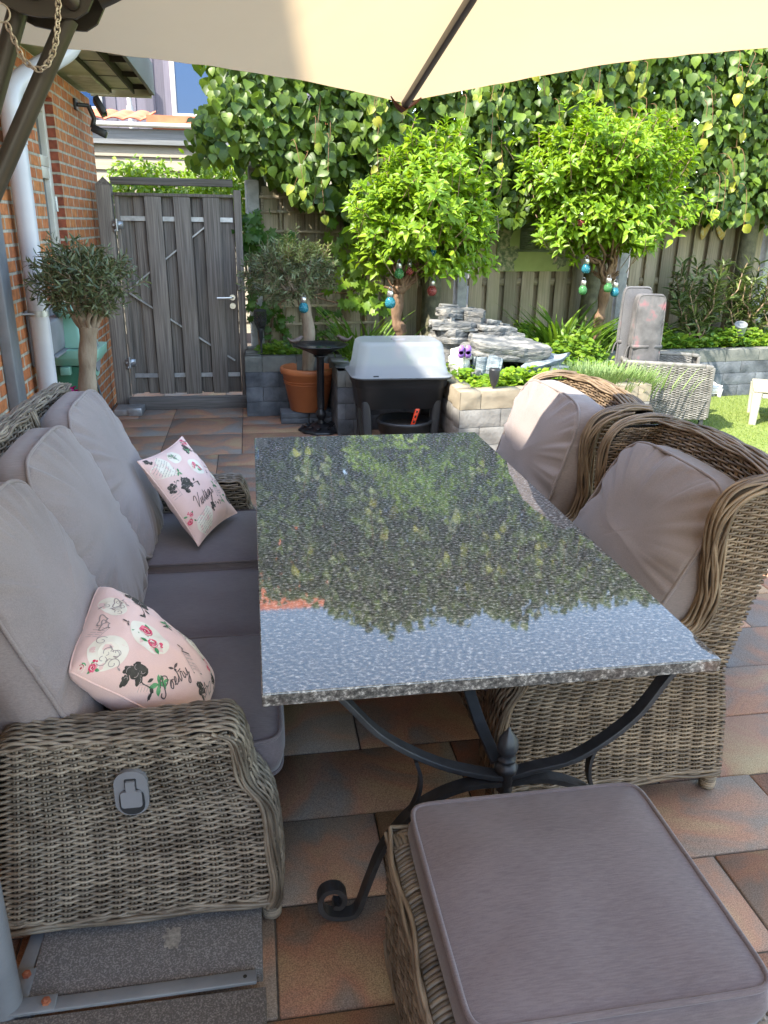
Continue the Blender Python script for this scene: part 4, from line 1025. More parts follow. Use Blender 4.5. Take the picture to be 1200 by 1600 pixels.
# ballast slabs
def slab_(x0, x1, y0, y1, z1, label):
    mb = MB(); bx(mb, x0, x1, y0, y1, .0, z1); o = mb.build('ballast_slab', M['slab'], bevel=.003); return tag(o, label, 'slab', 'parasol ballast slabs')
sl = slab_(-.545, -.036, 1.345, 1.84, .045, 'speckled grey concrete slab under the near end of the sofa')
slab_(-.62, -.03, .80, 1.298, .045, 'speckled grey concrete slab at the bottom left corner in front of the flat bar')
mb = MB(); t_ = np.linspace(0, 2*PI, 41)[:-1]; i_ = np.arange(40)
for x, y, r, sd in ((-.245, 1.455, .020, 1),):
    q = np.array([1 + .6*noise.noise((math.cos(a)*2.2, math.sin(a)*2.2, sd)) + .3*noise.noise((math.cos(a)*7, math.sin(a)*7, sd)) for a in t_])
    mb.add(np.vstack([np.c_[x+np.cos(t_)*r*q, y+np.sin(t_)*r*q*1.5, np.full(40, .0466)], [[x, y, .047]]]), np.stack([i_, (i_+1) % 40, np.full(40, 40)], -1))
M['stain'] = mat('pale_stain', (.20,.185,.165), (.36,.34,.30), scale=120, rough=.9); mb.build('stain', M['stain'], sl)
# ------------------------------------------------------------------ printed throw pillows
M['p_pink'] = fabricmat('pink_print_cloth', (.70,.47,.43), (.78,.56,.51), stretch=(500,500,500), bump=.12)
M['p_cream'] = mat('print_cream', (.74,.68,.56), (.80,.75,.65), scale=20, rough=.9)
M['p_rose'] = mat('print_rose', (.62,.03,.10), (.80,.20,.28), scale=70, rough=.9)
M['p_rose_d'] = mat('print_rose_dark', (.40,.01,.05), rough=.9)
M['p_green'] = mat('print_green', (.03,.20,.07), (.16,.38,.18), scale=60, rough=.9)
M['p_black'] = mat('print_charcoal', (.035,.032,.028), (.075,.07,.06), scale=60, rough=.9)
M['p_ink'] = mat('print_ink', (.10,.075,.075), rough=.9)
M['p_grey'] = mat('print_grey', (.34,.28,.27), rough=.9)
PM = ['p_pink', 'p_cream', 'p_rose', 'p_rose_d', 'p_green', 'p_black', 'p_ink', 'p_grey']
PI_ = {k: i for i, k in enumerate(PM)}
class Print:
    """collects flat shapes in pillow coordinates (-1..1) and lays them on the cloth"""
    def __init__(s): s.items = []; s.lev = 0
    def poly(s, pts, m, lev): 
        pts = np.asarray(pts, float); c = pts.mean(0); n = len(pts)
        v = np.vstack([pts, (pts+c)/2, c[None]]); i = np.arange(n); j = (i+1) % n
        s.items.append((v, [np.stack([i, j, j+n, i+n], -1), np.stack([i+n, j+n, np.full(n, 2*n)], -1)], m, lev))
    def blob(s, x, y, rx, ry, m, lev, seed=0, k=22, rough=.22, rot=0):
        t = np.linspace(0, 2*PI, k+1)[:-1]
        r = np.array([1 + rough*noise.noise((math.cos(a)*1.8+seed*3.1, math.sin(a)*1.8, seed)) for a in t])
        p = np.c_[np.cos(t)*rx*r, np.sin(t)*ry*r]; c, q = math.cos(rot), math.sin(rot)
        s.poly(p @ A([c, q], [-q, c]) + A(x, y), m, lev)
    def stroke(s, pts, w, m, lev):
        P = np.asarray(pts, float); T = nrm(np.gradient(P, axis=0)); Q = np.c_[-T[:, 1], T[:, 0]]*w/2; n = len(P)
        v = np.vstack([P+Q, P-Q]); i = np.arange(n-1)
        s.items.append((v, [np.stack([i, i+1, i+1+n, i+n], -1)], m, lev))
    def leaf(s, x, y, L, rot, m, lev, wd=.35):
        t = np.linspace(0, 1, 7); w = np.sin(PI*t)*wd*L*.5
        p = np.vstack([np.c_[t*L, w], np.c_[t[::-1]*L, -w[::-1]][1:-1]]); c, q = math.cos(rot), math.sin(rot)
        s.poly(p @ A([c, q], [-q, c]) + A(x, y), m, lev)
    def rose(s, x, y, r, lev, seed):
        s.blob(x, y, r, r*.9, 'p_rose', lev, seed, 24, .28)
        for k in range(5):
            a0 = seed + k*1.3; rr = r*(.82-.15*k); t = np.linspace(a0, a0+2.2, 9)
            s.stroke(np.c_[x+np.cos(t)*rr, y+np.sin(t)*rr*.9], r*.13, 'p_rose_d' if k % 2 else 'p_cream', lev+1)
        s.blob(x, y, r*.22, r*.2, 'p_rose_d', lev+1, seed+3)
    def bouquet(s, x, y, sc_, rot, seed, lev=2, back=True):
        c, q = math.cos(rot), math.sin(rot); T = lambda a, b: (x+(a*c-b*q)*sc_, y+(a*q+b*c)*sc_)
        if back: s.blob(x, y, .42*sc_, .34*sc_, 'p_cream', 1, seed, 34, .10, rot)
        for k in range(7):
            a, b = T(random.uniform(-.24, .24), random.uniform(-.16, .16)); s.leaf(a, b, .16*sc_, random.uniform(0, 6.28), 'p_green', lev, .5)
        s.rose(*T(-.15, .05), .135*sc_, lev+1, seed); s.rose(*T(.15, -.06), .115*sc_, lev+1, seed+1)
        s.blob(*T(.22, .10), .04*sc_, .04*sc_, 'p_rose', lev+1, seed+2); s.blob(*T(.28, .06), .03*sc_, .03*sc_, 'p_rose', lev+1, seed+4)
    def dark_flower(s, x, y, sc_, rot, seed):
        c, q = math.cos(rot), math.sin(rot); T = lambda a, b: (x+(a*c-b*q)*sc_, y+(a*q+b*c)*sc_)
        for k, (a, b, r) in enumerate(((-.16,.02,.12),(0,.1,.13),(.14,.02,.11),(-.02,-.06,.12),(.08,-.16,.09),(-.2,-.14,.09))):
            s.blob(*T(a, b), r*sc_, r*.75*sc_, 'p_black', 2, seed+k, 20, .45, rot+k)
            t = np.linspace(k, k+2.5, 7); cx, cy = T(a, b); s.stroke(np.c_[cx+np.cos(t)*r*.55*sc_, cy+np.sin(t)*r*.4*sc_], .012*sc_, 'p_grey', 3)
        s.stroke([T(.05,-.1), T(.18,-.2), T(.34,-.26), T(.42,-.36)], .018*sc_, 'p_black', 2)
        for k, (a, b) in enumerate(((.26,-.18),(.34,-.27),(.40,-.32))): s.leaf(*T(a, b), .13*sc_, rot+.5-k*1.1, 'p_black', 2, .5)
    def swirls(s, x, y, rx, ry, rot, seed):
        s.blob(x, y, rx, ry, 'p_cream', 1, seed, 30, .06, rot)
        rr = random.Random(seed)
        for k in range(6):
            cx, cy = x+rr.uniform(-.6, .6)*rx, y+rr.uniform(-.6, .6)*ry; t = np.linspace(0, 7.5, 26)
            a = rr.uniform(0, 6); R = .34*min(rx, ry)*(1-t/9)
            s.stroke(np.c_[cx+np.cos(t+a)*R, cy+np.sin(t+a)*R], .009, 'p_grey', 2)
            s.leaf(cx+R[0]*math.cos(a), cy+R[0]*math.sin(a), .06, a, 'p_grey', 2)
    def heart(s, x, y, r, rot, text=True):
        t = np.linspace(0, 2*PI, 37)[:-1]; hx = 16*np.sin(t)**3/17; hy = (13*np.cos(t)-5*np.cos(2*t)-2*np.cos(3*t)-np.cos(4*t))/17
        c, q = math.cos(rot), math.sin(rot); p = np.c_[hx, hy]*r @ A([c, q], [-q, c]) + A(x, y)
        s.poly(p, 'p_cream', 1)
        if text:
            rr = random.Random(int(x*100))
            for k in range(9):
                yy = .62 - k*.16; hw = .72 if yy > -.1 else .72*(1-(-yy-.1)/.95)
                if hw < .12: continue
                xx = -hw
                while xx < hw - .08:
                    l = rr.uniform(.08, .2); tt = np.linspace(0, 1, 6)
                    pp = np.c_[xx+tt*l, yy + .02*np.sin(tt*14+k)]*r @ A([c, q], [-q, c]) + A(x, y); s.stroke(pp, .010, 'p_grey', 2); xx += l+.05
    def script(s, x, y, txt, size, rot):
        """joined handwriting, one pen stroke per letter (units: x-height 1)"""
        G = {'V': ([(-.5,1.5),(-.2,2.0),(.1,1.9),(.2,1.2),(.35,.05),(.6,.6),(.95,1.6),(1.3,2.1)], 1.05), 'P': ([(.3,1.9),(.25,1.0),(.1,.1),(-.25,-.1),(-.5,.3),(-.3,.6)], .2), 'p': ([(-.5,1.2),(-.2,1.9),(.4,2.15),(.95,1.75),(.8,1.1),(.3,.9)], 1.0),
             'i': ([(0,0),(.15,.5),(.25,1.0),(.25,.3),(.4,.0),(.6,.2)], .6), 'n': ([(0,.1),(.12,1.0),(.1,.0),(.3,.8),(.55,.95),(.6,.3),(.75,.0),(.95,.25)], .95), 't': ([(0,.1),(.3,.9),(.42,1.8),(.35,.5),(.5,.0),(.75,.25)], .72), '-': ([(-.15,1.25),(.25,1.3),(.6,1.38)], 0),
             'a': ([(.1,.1),(.6,.95),(.3,1.0),(.05,.5),(.25,.05),(.55,.55),(.68,1.0),(.65,.3),(.8,.0),(1.0,.25)], 1.0), 'g': ([(.1,.1),(.6,.95),(.3,1.0),(.05,.5),(.25,.1),(.6,.6),(.68,.9),(.6,-.4),(.3,-.95),(.1,-.6),(.55,-.1),(1.0,.25)], 1.0),
             'e': ([(0,.15),(.35,.5),(.5,.9),(.3,1.0),(.15,.5),(.3,.05),(.65,.2),(.85,.5)], .8), 'o': ([(.05,.2),(.45,1.0),(.2,.8),(.1,.3),(.35,.0),(.6,.4),(.55,.9),(.85,.85)], .8), 'r': ([(0,.1),(.2,.95),(.35,1.05),(.55,.95),(.5,.3),(.65,.0),(.85,.2)], .85),
             'y': ([(0,.9),(.1,.3),(.3,.1),(.55,.5),(.7,1.0),(.6,-.2),(.35,-.95),(.1,-.7),(.5,-.15),(1.0,.35)], .9)}
        c, q = math.cos(rot), math.sin(rot); cx = 0; out = []
        for ch in txt:
            pts, adv = G[ch]; P = smooth_path([(a, b, 0) for a, b in pts], 8*len(pts))[:, :2] + A(cx, 0); cx += adv; out.append(P)
        for P in out:
            P = (P + np.c_[P[:, 1]*.28, P[:, 1]*0] - A(cx/2, .6))*size
            s.stroke(P @ A([c, q], [-q, c]) + A(x, y), size*.15, 'p_ink', 3)
    def bird(s, x, y, r, rot):
        for a, l in ((.3, 1.0), (2.6, .9), (4.4, .5), (5.2, .45)): s.leaf(x, y, r*l, rot+a, 'p_ink', 2, .35)
    def ruin(s, x, y, sc_, rot):
        c, q = math.cos(rot), math.sin(rot); T = lambda a, b: (x+(a*c-b*q)*sc_, y+(a*q+b*c)*sc_)
        for k in range(5):
            for d in range(2): s.stroke([T(-.2+k*.09, -.14+d*.15), T(-.2+k*.09, -.02+d*.15)], .012*sc_, 'p_grey', 2)
        for xx, w in ((-.27, .035), (.24, .03)): s.stroke([T(xx, -.17), T(xx, .17)], w*sc_, 'p_ink', 2)
        for yy in (-.16, .16): s.stroke([T(-.25, yy), T(.22, yy)], .01*sc_, 'p_grey', 2)
    def lay(s, mb, surf):
        for v, fs, m, lev in s.items:
            inside = (np.abs(v) < .97).all(1)
            if inside.mean() < .6: continue
            v = np.clip(v, -.985, .985)
            P = surf(v[:, 0], v[:, 1], .0004 + .00035*lev)
            for k, f in enumerate(fs): mb.add(P, f, PI_[m])

def pillow(name, label, C, U, W, thick, prn, seed, sag=0., X=(0,0,0), rc=.10, pn=.03, ex=.48, group='pink printed cushions'):
    C = A(*C); U = A(*U); W = A(*W); Nn = nrm(np.cross(U, W))      # half-edge vectors, outward normal
    def body(u, v):
        pin = lambda t: 1 - pn*(1-t**2)
        k_ = 1 - rc*(u*v)**4; x = u*pin(v)*k_; y = v*pin(u)*k_
        c = (1-np.abs(u)**2.4)*(1-np.abs(v)**2.4); return x, y, thick*np.maximum(c, 0)**ex
    def wr(u, v):
        out = np.zeros(len(u))
        for i in range(len(u)): out[i] = .006*noise.noise((u[i]*2.2, v[i]*2.2, seed)) + .0035*noise.noise((u[i]*6, v[i]*6, seed+4))
        return out
    def surf(u, v, off=0., side=1):
        u = np.asarray(u, float); v = np.asarray(v, float); x, y, h = body(u, v)
        w_ = wr(u, v)*np.minimum(h/.03, 1)*1.3
        bend = -sag*(u**2)
        return C + np.outer(x, U) + np.outer(y, W) + np.outer(x*y, A(*X)) + np.outer(side*(h + w_) + side*off + bend, Nn)
    mb = MB(); k = 41; g = np.sin(np.linspace(-PI/2, PI/2, k)); uu, vv = np.meshgrid(g, g, indexing='ij')
    for sd in (1, -1):
        S = surf(uu.ravel(), vv.ravel(), 0, sd).reshape(k, k, 3); grid(mb, S, 0, sd < 0)
    prn.lay(mb, surf)
    b = np.linspace(-1, 1, 30); edge = np.vstack([np.c_[b, -np.ones(30)], np.c_[np.ones(30), b], np.c_[b[::-1], np.ones(30)], np.c_[-np.ones(30), b[::-1]]])
    tube(mb, surf(edge[:, 0]*.998, edge[:, 1]*.998), .0028, 6, 0, closed=True)
    return tag(mb.build(name, [M[k] for k in PM], None), label, 'pillow', group)

pr = Print(); random.seed(3)
pr.bouquet(.22, .30, .60, 2.7, 1); pr.dark_flower(-.50, .12, .72, .35, 2); pr.heart(-.69, .61, .32, .5); pr.heart(-.52, -.78, .34, .2)
pr.dark_flower(.55, .76, .58, .1, 5); pr.script(-.22, -.34, 'Vint-age', .125, .1); pr.swirls(.84, -.22, .13, .28, .3, 7); pr.ruin(.34, -.38, .50, 1.3)
pr.bouquet(-.90, -.50, .42, 1.2, 9, back=False); pr.dark_flower(.84, -.66, .42, 1.5, 11); pr.ruin(-.88, .10, .6, 1.6); pr.bird(.50, .06, .09, .6); pr.bird(.20, -.62, .08, 2)
pr.dark_flower(-.10, -.60, .40, .6, 41); pr.bird(.55, -.12, .1, 1); pr.swirls(-.15, .74, .2, .16, .2, 43); pr.ruin(.72, .30, .5, 1.2); pr.bouquet(.72, .92, .40, 1, 44, back=False); pr.dark_flower(-.86, .90, .34, 2, 45)
for x, y, r in ((.40, -.24, .12), (.52, .72, .1), (-.2, .76, .12), (-.50, .40, .11), (.62, -.55, .12), (.36,-.62,.1)):
    for k in range(3): pr.leaf(x, y, r, k*1.7+x*5, 'p_green', 2, .45)
for x, y in ((-.15, -.40), (.45, -.44), (.62, -.22)):
    t = np.linspace(0, 12, 30); pr.stroke(np.c_[x+.06*np.cos(t)*(1+.5*np.sin(3*t)), y+.05*np.sin(t)*(1+.5*np.cos(2*t))], .012, 'p_grey', 2)
pr.bouquet(.72, .86, .42, .2, 13, back=False); pr.dark_flower(-.86, .2, .4, 1, 14)
# far pillow: lower edge on the far seat, leaning on back cushion and far arm
pillow('throw_pillow', 'pink floral throw pillow lettered Vintage at the far end of the sofa', (-.270, 3.04, .641), (.070, .161, .005), (-.106, .066, .150), .066, pr, 3, rc=0., pn=.085, ex=.58)
p2 = Print(); random.seed(8)
p2.bouquet(-.16, .22, .74, -2.2, 21); p2.dark_flower(.62, .46, .70, -2.2, 22); p2.swirls(-.66, .64, .26, .24, -.35, 23); p2.dark_flower(-.80, .20, .62, -1.2, 25)
p2.ruin(-.10, -.46, .66, -2.2); p2.bird(-.46, -.24, .11, -.4); p2.bird(.02, -.24, .08, 1); p2.script(-.60, -.33, 'Ppoet-ry', .10, -.34); p2.swirls(.60, -.40, .26, .22, -1.8, 27)
p2.bouquet(.90, .74, .46, -1.8, 28); p2.bouquet(-.93, .80, .46, -.9, 29, back=False); p2.swirls(.86, .64, .16, .14, -.7, 31); p2.ruin(-.93, -.02, .4, -1.2); p2.dark_flower(.3, -.90, .4, -1, 33)
p2.dark_flower(-.40, -.72, .46, .3, 51); p2.swirls(.22, .78, .22, .16, .4, 52); p2.bird(.34, .02, .09, 2); p2.bouquet(.34, -.72, .40, .6, 53, back=False); p2.ruin(-.35, .86, .5, -.4); p2.bird(-.10, .56, .08, 1)
for x, y, r in ((-.80, -.14, .13), (-.74, -.18, .10), (.40, .05, .1)):
    for k in range(4): p2.leaf(x, y, r, k*1.5+x*5, 'p_green', 2, .45)
for x, y in ((-.22, .80), (-.12, .84), (-.06, -.87), (.30, .74), (-.35, -.80)):
    t = np.linspace(0, 14, 36); p2.stroke(np.c_[x+.09*np.cos(t)*(1+.5*np.sin(3*t)), y+.07*np.sin(t)*(1+.5*np.cos(2*t))], .014, 'p_grey', 2)
pillow('throw_pillow', 'pink floral throw pillow lettered Poetry against the near arm of the sofa', (-.300, 1.800, .580), (.013, .150, .019), (-.149, .038, .112), .10, p2, 6, X=(-.008, .05, .002), rc=.07)

# ------------------------------------------------------------------ raised beds of split blocks
def rough_face(mb, o, ux, uz, nx, w, h, amp, seed, m):
    """stone face: bulging, chipped grid; o lower corner, ux/uz axes, nx normal"""
    nu, nv = max(4, int(w/.022)), max(4, int(h/.02))
    u = np.linspace(0, 1, nu); v = np.linspace(0, 1, nv); S = np.zeros((nv, nu, 3))
    for i in range(nv):
        for j in range(nu):
            p = o + ux*(u[j]*w) + uz*(v[i]*h)
            ed = min(u[j], 1-u[j])*w; ed2 = min(v[i], 1-v[i])*h; e = min(1, min(ed, ed2)/.022)
            d = amp*(.55 + .9*noise.fractal(Vector((p[0]*9+seed, p[1]*9, p[2]*13)), 1, 2.1, 3))*e
            S[i, j] = p + nx*d
    grid(mb, S, m)
def block(mb, o, ux, uy, uz, L, D, H, amp, seed, m=0, faces='fe'):
    """o = lower outer corner, ux along the wall, uy into the wall"""
    c = o + ux*L/2 + uy*D/2 + uz*H/2
    box(mb, c + uy*.004, (L-.003, D-.008, H-.003), 0, m, np.stack([ux, uy, uz], 1))
    rough_face(mb, o + ux*.002 + uz*.002, ux, uz, -uy, L-.004, H-.004, amp, seed, m)
    if 's' in faces: rough_face(mb, o + uy*D + uz*.002, -uy, uz, -ux, D-.004, H-.004, amp, seed+3, m)
    if 'n' in faces: rough_face(mb, o + ux*L + uz*.002, uy, uz, ux, D-.004, H-.004, amp, seed+3, m)
def wall_run(mb, cap, p, q, z1, courses, bl, D, amp, seed, start=False, end=False, capov=.0):
    p = A(*p, 0); q = A(*q, 0); L = np.linalg.norm(q-p); ux = (q-p)/L; uz = A(0,0,1); uy = np.cross(uz, ux)
    H = z1/courses
    for c in range(courses):
        x = 0; first = True; k = 0
        off = bl*.5 if c % 2 else 0
        cuts = [0] + [t for t in np.arange(bl-off, L-.05, bl)] + [L]
        for a, b in zip(cuts[:-1], cuts[1:]):
            top = c == courses-1
            f = ('s' if a == 0 and start else '') + ('n' if b == L and end else '')
            block(mb if not top else cap, p + ux*a + uz*c*H, ux, uy, uz, b-a, D, H, amp*(1 if not top else .8), seed+c*13+k, 0 if not top else 0, f)
            k += 1
BH = .53
bedL = thing('raised_bed', (.3, 7.3, 0), 'dark block raised bed in shade beside the gate, wrapping round the terracotta pot', 'raised bed', 'block raised beds')
mb, cp_ = MB(), MB()
wall_run(mb, cp_, (-.075, 7.02), (.66, 7.02), BH, 4, .30, .14, .006, 3, start=True)
wall_run(mb, cp_, (.66, 7.16), (.66, 6.27), BH, 4, .30, .15, .006, 9)
mb2 = MB()
wall_run(mb, cp_, (-.075, 7.70), (-.075, 7.16), BH, 4, .30, .14, .006, 15)
wall_run(mb, cp_, (.66, 6.265), (.86, 6.265), BH, 4, .13, .16, .006, 21, end=True)
wall_run(mb, cp_, (.81, 6.425), (1.5, 6.425), BH, 4, .30, .14, .006, 33)
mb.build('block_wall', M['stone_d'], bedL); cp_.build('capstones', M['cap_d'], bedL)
bedC = thing('raised_bed', (2.2, 5.5, 0), 'pale grey split block raised bed in sun around the slate fountain', 'raised bed', 'block raised beds')
mb, cp_ = MB(), MB()
wall_run(mb, cp_, (1.44, 5.36), (2.98, 5.53), BH, 4, .32, .15, .011, 41, start=True, end=True)
wall_run(mb, cp_, (1.45, 6.9), (1.44, 5.52), BH, 4, .32, .14, .011, 47)
wall_run(mb, cp_, (2.98, 5.69), (3.02, 7.35), BH, 4, .32, .14, .011, 55)
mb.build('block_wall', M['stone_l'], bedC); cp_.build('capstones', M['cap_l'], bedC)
bedR = thing('raised_bed', (4.5, 7.4, 0), 'dark block raised bed along the lawn below the oleander', 'raised bed', 'block raised beds')
mb, cp_ = MB(), MB()
wall_run(mb, cp_, (3.02, 7.30), (6.6, 7.66), .485, 4, .40, .15, .006, 61)
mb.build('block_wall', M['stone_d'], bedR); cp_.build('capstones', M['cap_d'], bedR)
# soil
mb = MB()
def soil(pts, z):
    mb.add([(x, y, z) for x, y in pts], [list(range(len(pts)))])
soil([(.07, 7.1), (.75, 7.1), (.75, 6.5), (1.5, 6.5), (1.5, 5.45), (2.95, 5.6), (3.0, 7.4), (6.6, 7.75), (8, 8.0), (8, 9.2), (-.0, 7.95), (-.0, 7.15)], .44)
tag(mb.build('soil', M['soil'], smooth=False), kind='structure')
# ------------------------------------------------------------------ leaves
def leaf_tmpl(prof, fold=.12, droop=.2, seg=None):
    """prof: (t, halfwidth); folded along the midrib and bent down"""
    v = []; f = []
    for t, w_ in prof:
        z = -droop*t*t
        v += [(t, -w_, z + fold*w_), (t, 0, z), (t, w_, z + fold*w_)]
    for i in range(len(prof)-1):
        a = i*3; f += [[a, a+1, a+4, a+3], [a+1, a+2, a+5, a+4]]
    return np.array(v, float), np.array(f)
LT = {
 'linden': leaf_tmpl([(0,.10),(.08,.36),(.30,.50),(.60,.40),(.85,.15),(1.02,.01)], .28, .25),
 'hyd': leaf_tmpl([(0,.02),(.22,.17),(.48,.235),(.76,.15),(1,.008)], .45, .28),
 'olive': leaf_tmpl([(0,.02),(.35,.11),(.72,.09),(1,.008)], .3, .12),
 'olean': leaf_tmpl([(0,.02),(.35,.085),(.7,.07),(1,.006)], .4, .25),
 'cover': leaf_tmpl([(0,.05),(.35,.26),(.7,.32),(.92,.2),(1,.05)], .3, .3),
 'blade': leaf_tmpl([(0,.03),(.3,.03),(.6,.026),(.85,.015),(1,.003)], .5, .55),
 'lav': leaf_tmpl([(0,.03),(.5,.03),(1,.004)], .2, .1),
 'bract': leaf_tmpl([(0,.05),(.25,.42),(.6,.45),(.9,.2),(1,.02)], .5, .5),
}
def vine_tmpl():
    out = []
    for a, r in ((-170,.30),(-140,.62),(-118,.42),(-85,.78),(-62,.50),(-30,.85),(-12,.62),(0,1.0),(12,.62),(30,.85),(62,.50),(85,.78),(118,.42),(140,.62),(170,.30)):
        t = math.radians(a); out.append((.35+math.cos(t)*r*.62, math.sin(t)*r*.62, -.12*r*r))
    v = np.array([(.35, 0, .02)] + out); n = len(out)
    return v, np.array([[0, i+1, i+2] for i in range(n-1)])
LT['vine'] = vine_tmpl()
def leaves(mb, kind, P, D, N, L, m=0):
    tv, tf = LT[kind]; n = len(P)
    X = nrm(np.asarray(D, float)); Y = nrm(np.cross(N, X)); Z = np.cross(X, Y)
    L = np.broadcast_to(np.asarray(L, float), (n,))[:, None, None]
    V = P[:, None] + L*(tv[None, :, :1]*X[:, None] + tv[None, :, 1:2]*Y[:, None] + tv[None, :, 2:]*Z[:, None])
    mb.add(V, (tf[None] + (np.arange(n)*len(tv))[:, None, None]).reshape(-1, tf.shape[1]), m)
def rdir(n): return nrm(rng.normal(size=(n, 3)))
def ellip(n, c, r, lo=.0, lump=.18, seed=0, cut=None):
    """points through an uneven crown: returns positions and outward directions"""
    d = rdir(n); k = np.array([1 + lump*noise.noise((x*1.7+seed, y*1.7, z*1.7)) + lump*.6*noise.noise((x*4, y*4+seed, z*4)) for x, y, z in d])
    q = rng.uniform(lo**3, 1, n)**(1/3)
    return A(*c) + d*A(*r)*(q*k)[:, None], d
def branch(mb, p, q, r0, r1, wob=.03, n=9, m=0, sides=7):
    p = A(*p); q = A(*q); t = np.linspace(0, 1, n); L = np.linalg.norm(q-p)
    P = p + np.outer(t, q-p); j = rng.normal(0, wob*L, (n, 3)); j[0] = 0; j[-1] = 0
    P = smooth_path(P + j*np.sin(PI*t)[:, None], n*2)
    tube(mb, P, np.linspace(r0, r1, n*2), sides, m); return P

# pleached lindens above the fence
def linden(s, w, label, zl, left_open=False, td=.24):
    base = fp(s, td); t = thing('linden_tree', tuple(base), label, 'tree', 'row of pleached linden trees')
    mb = MB()
    P = smooth_path([base+A(0,0,.3), base+A(.02,0,1.4), base+A(0,0,2.6), base+A(.02,0,3.6)], 30)
    tube(mb, P, np.interp(np.linspace(0, 1, 30), [0, .5, 1], [.10, .085, .035]), 12); mb.build('trunk', M['bark_green'], t)
    mb = MB()
    for z in (2.2, 2.8, 3.3):
        for sg in ((1,) if left_open else (-1, 1)): branch(mb, base+A(0,0,z-.1), fp(s + sg*w/2, .22, z+.05), .028, .010, .02)
    # drooping sprigs
    sp = []
    nsp = int(w*27)
    for i in range(nsp):
        if left_open and i % 3: continue
        a = fp((.65 if left_open else s) + rng.uniform(-.5, .5)*(.9 if left_open else w), .60 + rng.uniform(-.1, .14), rng.uniform(1.9, 3.7)); l = rng.uniform(.16, .40)
        b = a + A(rng.normal(0, .06), -rng.uniform(.02, .14), -l); tube(mb, smooth_path([a + FN*-.2, a + A(0, -.03, .0), (a+b)/2 + A(0,-.05,.02), b], 8), .0022, 5, 1, cap=False); sp.append((a, b))
    mb.build('branches', [M['bark_green'], M['twig_red']], t)
    crown = MB()
    def pts(n, d0, d1, z0=None):
        S = s + rng.uniform(-.5, .5, n)*w; z = rng.uniform(1.66, 4.5, n)
        zlow = np.array([zl(x) + .22*noise.noise((x*2.3, 1.7, 0)) for x in S]); keep = (z > zlow)
        top = np.array([float(np.interp(x, [-.3, .5, 1.0, 2.2, 5], [3.45, 3.6, 4.0, 4.12, 4.15])) + .25*noise.noise((x*1.9, 9, 0)) for x in S]); keep &= z < top
        if left_open: keep &= (S > -.36 + .22*np.array([noise.noise((q*2, 3, 3)) for q in z]) - .10*(z < 2.5))
        S, z = S[keep], z[keep]; bul = np.array([.14*noise.noise((a*2.2, b*2.2, 5)) for a, b in zip(S, z)])
        d = rng.uniform(d0, d1, len(S)) + bul
        return F0 + np.outer(S, FD) + np.outer(d, FN) + np.c_[np.zeros(len(S)), np.zeros(len(S)), z]
    for n, d0, d1, jit in ((int(w*1900), .38, .66, .7), (int(w*1200), .05, .40, .9), (int(w*900), -.30, .05, 1.)):
        P = pts(n, d0, d1); k = len(P)
        Nn = nrm(FN*.75 + A(-.12,0,.62) + rng.normal(0, .42*jit+.1, (k, 3))); D = nrm(A(0,0,-1) + FN*.45 + rng.normal(0, .42, (k, 3)))
        leaves(crown, 'linden', P, D, Nn, rng.uniform(.05, .112, k)*(1.25 if d1 < .1 else 1), 0)
    for a, b in sp:
        k = rng.integers(3, 6)
        for q in np.linspace(.25, 1, k):
            p = a + (b-a)*q; last = q > .7 and rng.random() < .62
            D = nrm(A(rng.normal(0, .7), -.3, -.75)); N_v = nrm(A(rng.normal(-.3, .4), -.9, .4))
            leaves(crown, 'bract' if last else 'linden', p[None], D[None], N_v[None], rng.uniform(.065, .105) if last else rng.uniform(.07, .115), 1 if last else 0)
    crown.build('crown', [M['l_linden'], M['l_bract']], t)
    return t
zl = lambda x: float(np.interp(x, [-.8, -.3, .1, .8, 1.3, 2.2, 2.9, 4.4, 5.3, 6.5], [2.25, 2.15, 1.98, 1.74, 1.70, 1.74, 1.80, 1.86, 1.84, 1.86]))
linden(.12, 2.1, 'pleached linden above the gate at the left end of the green row', zl, True, -.16)
linden(1.74, 1.6, 'pleached linden whose trunk stands behind the left hydrangea', zl)
linden(3.55, 2.25, 'pleached linden whose trunk stands behind the right hydrangea', zl)
linden(5.5, 1.9, 'pleached linden above the butterfly ornament and oleander', zl)
linden(7.3, 1.8, 'pleached linden at the right end of the row, cut by the frame', zl)

